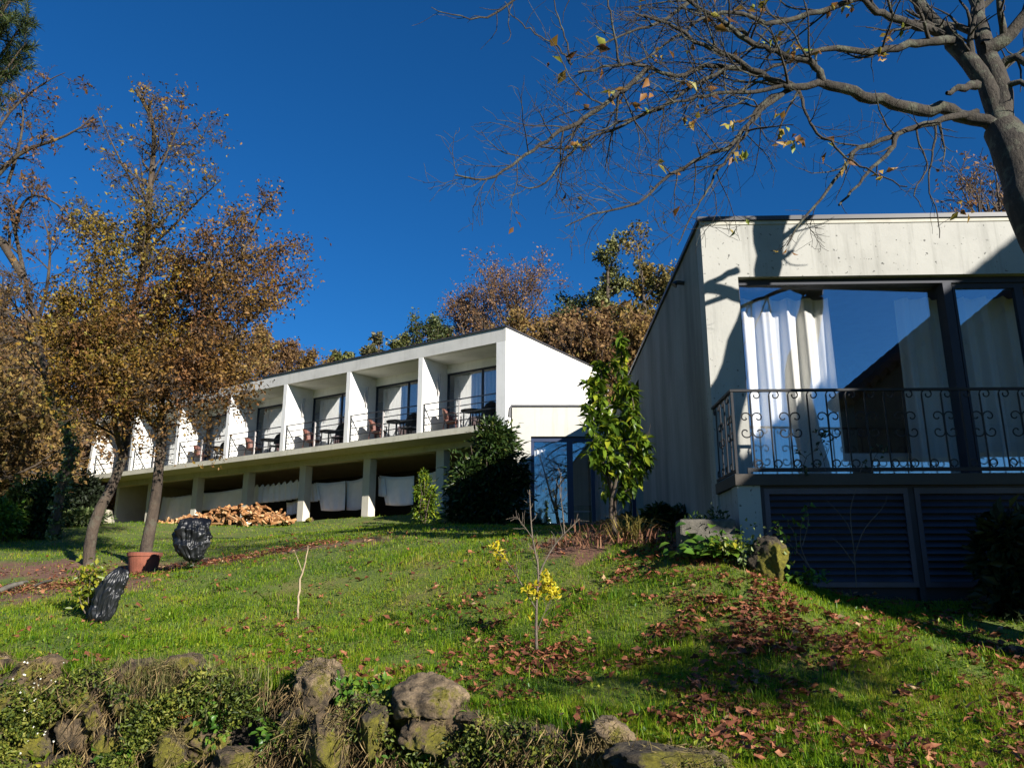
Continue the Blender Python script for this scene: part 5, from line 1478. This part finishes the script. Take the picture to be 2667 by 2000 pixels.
# thin leafy sapling before the slatted door
rng = np.random.RandomState(85)
stems, C = [], []
for px in ([(2110, 1480), (2080, 1440), (2040, 1400), (2020, 1370)], [(2110, 1480), (2085, 1420), (2090, 1350), (2105, 1340)], [(2075, 1440), (2070, 1390), (2050, 1360), (2065, 1350)], [(2090, 1420), (2105, 1360), (2100, 1320), (2107, 1310)], [(2060, 1410), (2035, 1380), (2028, 1365)]):
    q, rad = resample([P(u, v, 7.55) for u, v in px], np.linspace(0.006, 0.002, len(px)), 8); stems.append((q, rad)); C += [q[j] for j in (3, 5, 6, 7) for _ in range(2)]
C = np.array(C) + rng.normal(0, 0.015, (len(C), 3)); n = len(C)
lv = leaf_kites(C, rand_dirs(n, rng), rand_dirs(n, rng) + np.array([0.5, -0.8, 0.3]), rng.uniform(0.04, 0.07, n), rng.uniform(0.03, 0.05, n), rng.uniform(0, 1, n))
put_plant("sapling", "thin sapling with a few pale leaves in front of the slatted door", "sapling", P(2110, 1485, 7.55), stems, [("leaves", lv, mid_green)])
stems = []
for px in ([(2230, 1530), (2225, 1450), (2215, 1380), (2180, 1330), (2150, 1300)], [(2225, 1450), (2250, 1380), (2300, 1320), (2310, 1290)], [(2222, 1420), (2215, 1330), (2230, 1270)], [(2226, 1470), (2190, 1420), (2165, 1400)]):
    stems.append(resample([P(u, v, 7.5) for u, v in px], np.linspace(0.006, 0.002, len(px)), 10))
put_plant("bare_sapling", "dark bare sapling standing before the slatted door", "sapling", P(2230, 1532, 7.5), stems, [])
# vine climbing through the balcony railing
stems, C = [], []
for px in ([(2090, 1230), (2100, 1190), (2125, 1170), (2140, 1140), (2150, 1120)], [(2100, 1195), (2080, 1175), (2085, 1172)], [(2150, 1225), (2140, 1180), (2125, 1160)], [(2145, 1200), (2160, 1160), (2135, 1150)], [(2270, 1230), (2275, 1200), (2285, 1180), (2310, 1172)], [(2240, 1230), (2250, 1200), (2255, 1215)]):
    q, rad = resample([P(u, v, 7.93) for u, v in px], np.linspace(0.005, 0.002, len(px)), 7); stems.append((q, rad)); C += [q[-1], q[-2], q[4]]
for u, v, k in [(2140, 1128, 16), (2095, 1225, 14), (2125, 1205, 4), (2085, 1178, 5), (2295, 1175, 8), (2250, 1212, 4), (2160, 1145, 6)]:
    C += [P(u + rng.normal(0, 9), v + rng.normal(0, 6), 7.93 + rng.normal(0, 0.03)) for _ in range(k)]
C = np.array(C); n = len(C)
lv = leaf_kites(C, rand_dirs(n, rng), rand_dirs(n, rng) + np.array([0.3, -0.8, 0.2]), rng.uniform(0.03, 0.07, n), rng.uniform(0.02, 0.04, n), rng.uniform(0, 0.5, n))
put_plant("climbing_vine", "thin dark vine climbing through the scrolled iron railing", "vine", P(2095, 1235, 7.93), stems, [("leaves", lv, dark_green)])

# bare forked sapling with yellow leaves in the middle of the lawn
rng = np.random.RandomState(87)
sb = P(1398, 1702, 6.8); sb[2] = gz(sb[0], sb[1])
stems, tips = [], []
cfgT = dict(segs=[5, 4, 3], wob=0.2, up=[0.05, 0.05, 0], rmin=0.0022, kids=[3, 2, 0], t0=0.2, ang=(0.4, 0.9), len=(0.3, 0.5), taper=0.4)
for px, r0 in (([(1398, 1702), (1396, 1640), (1398, 1560), (1402, 1480), (1388, 1410), (1382, 1345), (1379, 1275)], 0.014),
               ([(1400, 1510), (1420, 1460), (1455, 1405), (1490, 1370), (1510, 1350)], 0.010), ([(1470, 1390), (1465, 1330), (1458, 1280), (1462, 1230)], 0.008),
               ([(1399, 1590), (1375, 1550), (1340, 1490), (1310, 1450), (1285, 1425)], 0.007), ([(1386, 1400), (1365, 1370), (1345, 1345)], 0.005), ([(1400, 1640), (1420, 1590), (1428, 1570)], 0.004)):
    q, rad = resample([P(u, v, 6.8) for u, v in px], np.linspace(r0, r0 * 0.3, len(px)), 14); q[0] = sb if r0 == 0.014 else q[0]
    stems.append((q, rad)); spawn(rng, q, rad, 0.35, 0, 1, cfgT, stems, tips, t0=0.40, count=9)
C = []
for u, v, sd_, k in [(1430, 1530, 11, 46), (1420, 1500, 6, 14), (1410, 1550, 14, 24), (1375, 1540, 8, 16), (1300, 1440, 9, 18), (1287, 1425, 5, 10), (1383, 1605, 5, 7), (1445, 1550, 6, 14)]:
    C += [P(u + rng.normal(0, sd_), v + rng.normal(0, sd_), 6.8 + rng.normal(0, 0.03)) for _ in range(int(k * 1.7))]
C = np.array(C); n = len(C)
lv = leaf_curved(C, rand_dirs(n, rng) + np.array([0, 0, 0.5]), rand_dirs(n, rng) + np.array([0.5, -0.8, 0]), rng.uniform(0.035, 0.06, n), rng.uniform(0.014, 0.022, n), rng.uniform(0, 1, n), 0.2)
put_plant("bare_sapling", "forked bare sapling with tufts of bright yellow leaves in the middle of the lawn", "sapling", sb, stems, [("leaves", lv, yellow)], bark_mat("pale_sapling_bark", (0.05, 0.037, 0.028), (0.19, 0.15, 0.11), None, 14))

# slim stick planted in the lawn
q, rad = resample([P(775, 1613, 8.5), P(776, 1560, 8.5), P(785, 1500, 8.5), P(797, 1455, 8.5), P(802, 1420, 8.5)], [0.014, 0.012, 0.011, 0.008, 0.003], 14)
q[1:-1, 0] += rng.normal(0, 0.007, 12)
q2, r2 = resample([P(788, 1490, 8.5), P(775, 1455, 8.5), P(765, 1430, 8.5)], [0.006, 0.004, 0.002], 6)
put_plant("stake", "pale crooked stick standing alone in the lawn", "stick", P(775, 1614, 8.5), [(q, rad), (q2, r2)], [], simple("pale_stick", (0.33, 0.25, 0.16), 0.9, 0, 0.4, 12))
# dead flower stalks and dry arching grass in front of the annex
def dry_clump(seed, u, v, Y, n, H, spread, label, mat_, lean=1.3, name="dry_grass_clump"):
    rng = np.random.RandomState(seed); b_ = P(u, v, Y); b_[2] = gz(b_[0], b_[1])
    V, F, R = blades(b_[0] + rng.normal(0, spread, n), b_[1] + rng.normal(0, spread, n), np.full(n, b_[2]), rng.uniform(0.5, 1.2, n) * H, rng.uniform(0.008, 0.022, n), rng.uniform(0, 1, n), rng, lean)
    t = thing(name, label, "dry grass", tuple(b_)); link("blades", mesh_arrays("blades", V - b_, F, R), mat_, t); return t
straw = leaf_mat("dead_straw", [(0, (0.10, 0.05, 0.025)), (0.5, (0.24, 0.14, 0.06)), (1, (0.42, 0.30, 0.13))], 0.2, 0.7)
straw_red = leaf_mat("dead_red_stalks", [(0, (0.07, 0.03, 0.018)), (0.5, (0.16, 0.07, 0.04)), (1, (0.30, 0.16, 0.09))], 0.2, 0.7)
straw_yg = leaf_mat("yellowing_blades", [(0, (0.10, 0.10, 0.02)), (0.5, (0.26, 0.20, 0.05)), (1, (0.42, 0.33, 0.10))], 0.3, 0.6)
dry_clump(91, 1560, 1388, 9.3, 70, 0.30, 0.22, "reddish dead stalks around the foot of the glossy shrub", straw_red, 2.2)
dry_clump(92, 1650, 1415, 9.0, 90, 0.38, 0.12, "yellowing arching blades right of the glossy shrub", straw_yg, 2.0)
dry_clump(93, 1520, 1428, 9.1, 90, 0.22, 0.30, "flattened red brown stalks left of the glossy shrub", straw_red, 1.6)
dry_clump(94, 1700, 1440, 8.8, 80, 0.22, 0.20, "red brown wilted stalks left of the stone trough", straw_red, 1.6)

# ------------------------------------------------------------------ plants wrapped in black plastic bags
bag_m, nt, b = new_mat("black_plastic_bag")
b.inputs["Base Color"].default_value = (0.008, 0.009, 0.011, 1); b.inputs["Roughness"].default_value = 0.42
bump(nt, b, noise_tex(nt, coords(nt, (1, 1, 0.4)), 9.0, 3, 0.5, 1.5), 0.4, 0.04)
def bag(label, base, axis_pts, radii, seed):
    o = thing("plastic_bag", label, "plastic bag", tuple(base))
    pts = np.array(axis_pts, float); q, rad = resample(pts, radii, 46)
    rows = []
    rgb = np.random.RandomState(seed); ph = rgb.uniform(0, 6.28, 6); fr = rgb.randint(3, 12, 6)
    for i in range(len(q)):
        row = []; f_ = i / (len(q) - 1)
        for k in range(97):
            a = 2 * math.pi * k / 96
            fold = 0.0
            for j in range(6):                                       # long sharp folds that wander along the sack
                w_ = math.sin(fr[j] * a + ph[j] + 1.6 * math.sin(2.2 * f_ * (1 + j * 0.3) + ph[j]))
                fold += (abs(w_) - 0.6) / (2.0 + 0.5 * fr[j])
            n1 = mnoise.fractal(Vector((math.cos(a) * 1.4, math.sin(a) * 1.4, i * 0.09 + seed)), 0.9, 2.0, 3)
            n2 = abs(mnoise.noise(Vector((math.cos(a) * 3.2, math.sin(a) * 3.2, i * 0.16 + seed * 2))))
            r_ = rad[i] * (1.02 + 0.20 * n1 + 0.42 * fold - 0.26 * n2)
            p = q[i] + np.array([math.cos(a) * r_, math.sin(a) * r_ * 0.75, 0.035 * n1])
            row.append(tuple(p - base))
        rows.append(row)
    f = MB(); f.sheet(rows); f.build("sack", bag_m, o, True)
    return o
gb = P(262, 1618, 8.3); gb[2] = gz(gb[0], gb[1])
bag("crumpled black plastic bag leaning right, beside the yellow green plant", gb, [P(258, 1620, 8.3), P(262, 1605, 8.3), P(275, 1560, 8.3), P(298, 1515, 8.3), P(312, 1490, 8.3), P(318, 1482, 8.3)], [0.07, 0.115, 0.135, 0.135, 0.09, 0.02], 3)
gp = P(232, 1618, 8.45); gp[2] = gz(gp[0], gp[1])
rng = np.random.RandomState(95)
stems = []; C = []
for k in range(16):
    tgt = P(rng.uniform(200, 300), rng.uniform(1450, 1550), 8.45 + rng.normal(0, 0.1))
    q, rad = resample([gp + rng.normal(0, 0.02, 3) * np.array([1, 1, 0]), gp * 0.5 + tgt * 0.5 + rng.normal(0, 0.03, 3), tgt], [0.008, 0.006, 0.003], 9); stems.append((q, rad))
    for j in range(26): C.append(q[rng.randint(4, 9)] + rng.normal(0, 0.045, 3))
C = np.array(C); n = len(C)
lv = leaf_kites(C, rand_dirs(n, rng) + np.array([0, 0, 0.2]), rand_dirs(n, rng) + np.array([0.3, -0.5, 0.6]), rng.uniform(0.045, 0.08, n), rng.uniform(0.025, 0.045, n), rng.uniform(0, 1, n))
put_plant("potted_shrub", "yellow green leafy plant standing against the leaning black bag", "plant", gp, stems, [("leaves", lv, yellow_green)])
gb = P(500, 1488, 11.6); gb[2] = gz(gb[0], gb[1])
bag("black plastic bag tied over a plant on a short stem right of the pot", gb, [P(503, 1462, 11.6), P(501, 1450, 11.6), P(495, 1425, 11.6), P(500, 1385, 11.6), P(506, 1358, 11.6), P(508, 1350, 11.6)], [0.06, 0.16, 0.235, 0.26, 0.215, 0.06], 7)
q, rad = resample([gb, gb + np.array([0.02, 0, 0.22])], [0.02, 0.02], 4)
n = 90; C = gb + np.stack([rng.normal(0, 0.06, n), rng.normal(0, 0.05, n), rng.uniform(0.02, 0.22, n)], -1)
lv = leaf_kites(C, rand_dirs(n, rng), rand_dirs(n, rng), rng.uniform(0.05, 0.08, n), rng.uniform(0.02, 0.04, n), rng.uniform(0, 1, n))
put_plant("wrapped_plant", "short green stem showing below the tied black bag", "plant", gb, [(q, rad)], [("leaves", lv, dark_green)])

# sticks and debris on the bare soil at the left edge
for k, (a, b2, r0, lab) in enumerate([((0, 1526, 10.2), (62, 1500, 10.4), 0.035, "grey weathered plank end lying on the bare soil at the left edge"), ((35, 1492, 10.6), (75, 1500, 10.6), 0.022, "short dark stick on the heap at the left edge"), ((95, 1500, 10.5), (135, 1522, 10.4), 0.018, "thin broken stick pointing at the leaning trunk")]):
    p0, p1 = P(*a), P(*b2); p0[2] = gz(p0[0], p0[1]) + 0.05; p1[2] = gz(p1[0], p1[1]) + 0.11
    q, rad = resample([p0, (p0 + p1) / 2 + np.array([0, 0, 0.015]), p1], [r0, r0 * 0.9, r0 * 0.8], 8)
    o = link("stick", tubes_mesh("stick", [(q - p0, rad)]), MT["planter"], None, True); o.location = p0; tag(o, lab, "stick")
rng = np.random.RandomState(96)
n = 1500
X = rng.normal(-6.7, 0.9, n); Y = rng.normal(10.7, 0.5, n)
X = np.concatenate([X, rng.normal(-4.6, 1.4, 1800)]); Y = np.concatenate([Y, rng.normal(12.6, 0.5, 1800)]); n = len(X)
C = np.stack([X, Y, ground_z(X, Y) + np.abs(rng.normal(0, 0.02, n))], -1)
lv = leaf_kites(C, rand_dirs(n, rng) * np.array([1, 1, 0.3]), np.tile([0, 0, 1.0], (n, 1)) + 0.6 * rand_dirs(n, rng), rng.uniform(0.03, 0.11, n), rng.uniform(0.015, 0.04, n), rng.uniform(0, 1, n))
tag(link("debris", mesh_arrays("debris", *lv), litter), kind="stuff", label="chips and dry leaves over the bare soil")

# ------------------------------------------------------------------ heap of split firewood
def log_mesh(seed):
    rg = random.Random(seed); bm = bmesh.new()
    n = 5; L = rg.uniform(0.28, 0.42)
    prof = [(0, 0)] + [(0.085 * math.cos(a) * rg.uniform(0.85, 1.1), 0.085 * math.sin(a) * rg.uniform(0.85, 1.1)) for a in (0.1, 0.5, 0.9, 1.35)]
    rings = []
    for x in (-L / 2, -L / 6, L / 6, L / 2):
        rings.append([bm.verts.new((x, py + rg.uniform(-0.006, 0.006), pz + rg.uniform(-0.006, 0.006))) for py, pz in prof])
    for a, c in zip(rings[:-1], rings[1:]):
        for k in range(n): bm.faces.new((a[k], a[(k + 1) % n], c[(k + 1) % n], c[k]))
    bm.faces.new(list(reversed(rings[0]))); bm.faces.new(rings[-1])
    bmesh.ops.recalc_face_normals(bm, faces=bm.faces)
    me = bpy.data.meshes.new("firewood_log"); bm.to_mesh(me); bm.free()
    at_ = me.attributes.new("rnd", 'FLOAT', 'FACE'); at_.data.foreach_set("value", [rg.uniform(0.15, 1) if i % 5 != 2 else rg.uniform(0, 0.3) for i in range(len(me.polygons))])
    me.materials.append(MT["wood_split"]); return me
logm = [log_mesh(s_) for s_ in range(9)]
rg = random.Random(4)
hc = [P(430, 1362, 28.6), P(520, 1366, 28.3), P(600, 1366, 27.9), P(680, 1368, 27.6), P(745, 1368, 27.4)]
hh = [0.12, 0.45, 0.72, 0.72, 0.18]
cnt = 0
while cnt < 290:
    f_ = rg.uniform(0, 3.999); i = int(f_); g = f_ - i
    c = hc[i] * (1 - g) + hc[i + 1] * g; h = hh[i] * (1 - g) + hh[i + 1] * g
    back = rg.uniform(-0.75, 0.75)
    z = h * max(0.0, 1 - (abs(back) / 0.8) ** 1.4) * rg.uniform(0.75, 1.0)
    x, y = c[0] + rg.gauss(0, 0.08) + 0.5 * back * BI[0], c[1] + back * BI[1] + rg.gauss(0, 0.08)
    o = bpy.data.objects.new("firewood_log", logm[cnt % 9]); COL.objects.link(o)
    o.location = (x, y, max(gz(x, y), 1.72) + z + 0.02)
    o.rotation_euler = (rg.uniform(-3, 3), rg.gauss(0, 0.45), rg.uniform(-3.1, 3.1))
    tag(o, "split orange firewood piece in the heap under the white building", "firewood", "firewood heap")
    cnt += 1

# ------------------------------------------------------------------ growth over the retaining wall
rng = np.random.RandomState(99)
def wall_pts(n, x0, x1, zlo, zhi, off=0.16, sd=0.10):
    x = rng.uniform(x0, x1, n); yw = wall_y(x)
    zt = ground_z(x, yw + 0.1)
    f_ = rng.uniform(0, 1, n) ** 0.8
    z = zt + zhi + (zlo - zhi) * f_
    return np.stack([x, yw - off - 0.16 * f_ + rng.normal(0, sd, n), z], -1)
def patchy(C, s, lim, seed):
    return C[fbm(C[:, 0], C[:, 2] * 1.6, s, seed) > lim]
C = np.concatenate([patchy(wall_pts(52000, -5.2, -2.0, -0.95, 0.06, 0.24, 0.07), 3.4, 0.06, 2.0), patchy(wall_pts(36000, -2.0, 1.7, -0.9, 0.02, 0.30, 0.08), 3.6, 0.08, 5.0)])
n = len(C)
lv = leaf_kites(C, rand_dirs(n, rng) + np.array([0, -0.3, 0.1]), rand_dirs(n, rng) + np.array([0.2, -0.8, 0.6]), rng.uniform(0.018, 0.05, n), rng.uniform(0.010, 0.022, n), np.clip(rng.uniform(0, 0.8, n) + 0.3 * fbm(C[:, 0], C[:, 2], 3.1, 4.0), 0, 1))
tag(link("ground_cover", mesh_arrays("ground_cover", *lv), leaf_mat("wall_greenery", [(0, (0.03, 0.05, 0.008)), (0.5, (0.12, 0.155, 0.020)), (1, (0.33, 0.30, 0.055))], 0.35, 0.5)), kind="stuff", label="small leaved greenery creeping over the stones")
# dead hanging grass over the stones
n = 13000
C = np.concatenate([patchy(wall_pts(int(n * 0.45), -5.2, -2.0, -0.9, 0.08), 2.2, 0.0, 7.0), patchy(wall_pts(int(n * 1.0), -2.1, 1.4, -0.8, 0.05, 0.30, 0.08), 2.4, -0.05, 11.0)])
n = len(C)
D_ = rand_dirs(n, rng) * 0.6 + np.array([0, -0.35, -0.75])
lv = leaf_kites(C, D_, rand_dirs(n, rng), rng.uniform(0.06, 0.17, n), np.full(n, 0.0045), rng.uniform(0, 1, n), 0)
tag(link("dead_grass", mesh_arrays("dead_grass", *lv), leaf_mat("hanging_dead_grass", [(0, (0.06, 0.036, 0.018)), (0.5, (0.18, 0.12, 0.052)), (1, (0.36, 0.26, 0.115))], 0.25, 0.8)), kind="stuff", label="dead brown grass hanging over the wall")
# dry tufts and moss growing on the stones themselves
X, Y, Z = [], [], []
for c, sx, sy, sz in ROCKS:
    k = int(520 * (sx * sz / 0.02) ** 0.5)
    a_ = rng.uniform(0, 2 * math.pi, k); e_ = rng.uniform(-0.4, 1.35, k)
    X.append(c[0] + sx * 0.95 * np.cos(a_) * np.cos(e_)); Y.append(c[1] + sy * 0.95 * np.sin(a_) * np.cos(e_)); Z.append(c[2] + sz * 0.92 * np.sin(e_))
X = np.concatenate(X); Y = np.concatenate(Y); Z = np.concatenate(Z)
k = fbm(X, Z * 1.5 + Y, 3.5, 13.0) > 0.12
X, Y, Z = X[k], Y[k], Z[k]; n = len(X)
D_ = rand_dirs(n, rng) * 0.7 + np.array([0, -0.3, -0.3])
lv = leaf_kites(np.stack([X, Y, Z], -1), D_, rand_dirs(n, rng), rng.uniform(0.03, 0.11, n), np.full(n, 0.0045), rng.uniform(0.2, 1, n), 0)
tag(link("rock_grass", mesh_arrays("rock_grass", *lv), leaf_mat("rock_tufts", [(0, (0.06, 0.05, 0.02)), (0.5, (0.16, 0.125, 0.05)), (1, (0.30, 0.23, 0.10))], 0.25, 0.8)), kind="stuff", label="thin dry grass and moss clinging to the stones")
# lawn grass hanging over the top of the wall
n = 16000
x = rng.uniform(-5.2, 2.2, n); y = wall_y(x) - rng.uniform(-0.12, 0.16, n) ** 1
k = fbm(x, y, 3.0, 21.0) > -0.25
x, y = x[k], y[k]; n = len(x)
V, F, R = blades(x, y, ground_z(x, wall_y(x) + 0.08) - 0.02 - 0.25 * np.clip(wall_y(x) - y, 0, 1), rng.uniform(0.03, 0.11, n), np.full(n, 0.005), np.clip(0.45 + 0.35 * fbm(x, y, 2.0, 3.0) + rng.normal(0, 0.2, n), 0, 1), rng, 1.1)
tag(link("edge_grass", mesh_arrays("edge_grass", V, F, R), gmat), kind="stuff", label="grass hanging over the top of the stone wall")
# rushes in front of the hollow boulder
n = 2600
x = np.concatenate([rng.normal(-2.72, 0.24, n // 2), rng.normal(-2.3, 0.28, n // 2)]); n = len(x)
y = wall_y(x) - 0.12 + rng.normal(0, 0.07, n)
V, F, R = blades(x, y, ground_z(x, wall_y(x) + 0.1) - rng.uniform(0.18, 0.34, n), rng.uniform(0.16, 0.42, n), np.full(n, 0.0055), rng.uniform(0, 1, n), rng, 0.5)
rb_ = np.array([-2.5, float(wall_y(-2.5)) - 0.12, gz(-2.5, float(wall_y(-2.5)) + 0.1) - 0.3])
t = thing("rush_tuft", "dense grey green tuft of fine rushes growing over the wall before the hollow boulder", "grass tuft", tuple(rb_))
link("blades", mesh_arrays("blades", V - rb_, F, R), leaf_mat("rushes", [(0, (0.04, 0.05, 0.014)), (0.5, (0.13, 0.135, 0.04)), (1, (0.29, 0.25, 0.10))], 0.25, 0.6), t)
# bright ivy and dock leaves
def spray(seed, u, v, Y, n, sx, sz, size, label, mat_, name="wall_plant"):
    rng = np.random.RandomState(seed); c = P(u, v, Y)
    C = c + np.stack([rng.normal(0, sx, n), rng.normal(0, 0.05, n), rng.normal(0, sz, n)], -1)
    lv = leaf_curved(C, rand_dirs(n, rng) + np.array([0, -0.4, 0]), rand_dirs(n, rng) + np.array([0.2, -0.7, 0.8]), rng.uniform(0.6, 1.2, n) * size, rng.uniform(0.6, 1.2, n) * size * 0.6, rng.uniform(0, 1, n), 0.3)
    return put_plant(name, label, "plant", c, [], [("leaves", lv, mat_)])
spray(111, 690, 1960, 5.7, 150, 0.05, 0.13, 0.05, "bright green ivy strand hanging below the big rounded boulder", mid_green)
spray(112, 570, 1880, 5.95, 110, 0.10, 0.08, 0.05, "green ivy patch right of the dark gap in the wall", mid_green)
spray(113, 325, 1965, 6.1, 26, 0.10, 0.05, 0.11, "broad fresh green leaves low in the left part of the wall", mid_green)
spray(114, 615, 1795, 6.1, 160, 0.12, 0.06, 0.055, "dark green leafy patch between the rushes and the big boulder", dark_green)
spray(115, 105, 1975, 6.3, 50, 0.06, 0.05, 0.06, "light green leaves at the bottom edge near the left corner", yellow_green)
spray(116, 925, 1790, 5.75, 100, 0.13, 0.05, 0.06, "green leaves between the two largest boulders", mid_green)
spray(117, 1100, 1975, 5.3, 110, 0.17, 0.03, 0.05, "green leafy sprays at the bottom edge below the pointed boulder", mid_green)
spray(118, 1230, 1880, 5.35, 60, 0.10, 0.05, 0.045, "small green leaves right of the pointed boulder", mid_green)
spray(119, 1380, 1985, 5.0, 70, 0.12, 0.03, 0.05, "green leaves at the bottom edge below the bright mossy stones", mid_green)
# white flowers
n = 70
C = np.array([P(rng.normal(85, 42), rng.normal(1850, 55), 6.22 + rng.normal(0, 0.04)) for _ in range(n)])
lv = leaf_kites(C, rand_dirs(n, rng), np.tile([0.2, -0.8, 0.6], (n, 1)) + 0.4 * rand_dirs(n, rng), np.full(n, 0.017), np.full(n, 0.016), rng.uniform(0, 1, n))
tag(link("white_flowers", mesh_arrays("white_flowers", *lv), leaf_mat("white_petals", [(0, (0.6, 0.58, 0.45)), (1, (0.75, 0.74, 0.66))], 0.2, 0.6)), kind="stuff", label="tiny white flowers on the wall")
# big rust coloured leaves caught on the wall
for k, (u, v, Y, lab) in enumerate([(480, 1858, 6.0, "large orange dead leaf caught below the rushes"), (352, 1852, 6.15, "orange dead leaf caught left of the rushes"), (1660, 1560, 7.6, "rust brown dead leaf standing in the lawn")][:2]):
    c = P(u, v, Y); rg2 = np.random.RandomState(k)
    lv = leaf_curved(np.array([[0, 0, 0.0], [0.01, -0.01, 0.01]]), np.array([[1, -0.2, 0.1], [0.7, -0.5, -0.3]]), np.array([[0, -0.8, 0.6], [0.2, -0.8, 0.3]]), np.array([0.11, 0.07]) * (1 - 0.4 * k), np.array([0.08, 0.05]) * (1 - 0.4 * k), np.array([0.8, 0.5]), 0.3)
    o = link("dead_leaf", mesh_arrays("dead_leaf", *lv), leaf_mat("rust_leaf", [(0, (0.25, 0.07, 0.02)), (1, (0.42, 0.13, 0.04))], 0.2, 0.6)); o.location = c - np.array([0.05, 0, 0]); tag(o, lab, "dead leaf")

# far shed with a pale blue roof at the left edge
sp = P(20, 1235, 30); sp[2] = gz(sp[0], sp[1])
hut = thing("shed", "low shed with a pale blue roof glimpsed through branches at the left edge", "shed", tuple(sp), 0.1)
top = P(20, 1212, 30)[2] - sp[2]
f = MB(); f.box(-2.2, 1.2, 0, 3, 0, top - 0.35); f.build("wall", MT["shed_wall"], hut)
f = MB(); f.hexa([(-2.4, -0.3, top - 0.34), (1.4, -0.3, top - 0.34), (1.4, 3.2, top + 0.3), (-2.4, 3.2, top + 0.3), (-2.4, -0.3, top - 0.28), (1.4, -0.3, top - 0.28), (1.4, 3.2, top + 0.36), (-2.4, 3.2, top + 0.36)])
f.build("roof", simple("pale_blue_sheet", (0.45, 0.62, 0.70), 0.5), hut)

# trees outside the frame: one mirrored in the doors, one added for its shade
mirror = [o for o in COL.objects if o.get("label", "").startswith("large nearly bare tree")][0]
mt_ = copy_tree(mirror)
mt_.location = (3.6, -9.0, -2.0); mt_.rotation_euler = (0, 0, 2.1)
mt_["label"] = "bare tree mirrored in the blue framed annex doors"
mt_["group"] = "bare trees around the viewer"
bs = bush(201, 0, 100, 0, 100, 5, "leafy shrub shading the lower lawn", dark_green, 2600, 0.09, name="shade_shrub") if False else None
rng = np.random.RandomState(202)
cs = np.array([5.3, 1.5, 1.45]); n = 3600  # flat wide crown shaped to cast the shadow patch on the lawn
C = cs + np.stack([rng.normal(0, 0.62, n), rng.normal(0, 0.5, n), rng.normal(0, 0.12, n) + 0.1 * np.sin(rng.uniform(0, 6, n))], -1)
k = fbm(C[:, 0], C[:, 1] + C[:, 2] * 2, 3.0) > -0.25
C = C[k]; n = len(C)
lv = leaf_kites(C, rand_dirs(n, rng), rand_dirs(n, rng), rng.uniform(0.05, 0.10, n), rng.uniform(0.03, 0.06, n), rng.uniform(0, 1, n))
b_ = np.array([5.3, 1.5, LOWER])
st = [resample([b_, b_ + np.array([0.05, 0, 1.6]), cs], [0.05, 0.04, 0.015], 10)]
for a in range(7): st.append(resample([cs - np.array([0, 0, 0.5]), cs + np.array([0.3 * math.cos(a), 0.3 * math.sin(a), -0.1]), cs + np.array([0.75 * math.cos(a), 0.75 * math.sin(a), 0.05])], [0.02, 0.012, 0.005], 7))
put_plant("added_shade_tree", "unseen small tree added to shade the lower lawn, its crown flattened for that", "tree", b_, st, [("leaves", lv, dark_green)], MT["bark_dark"])
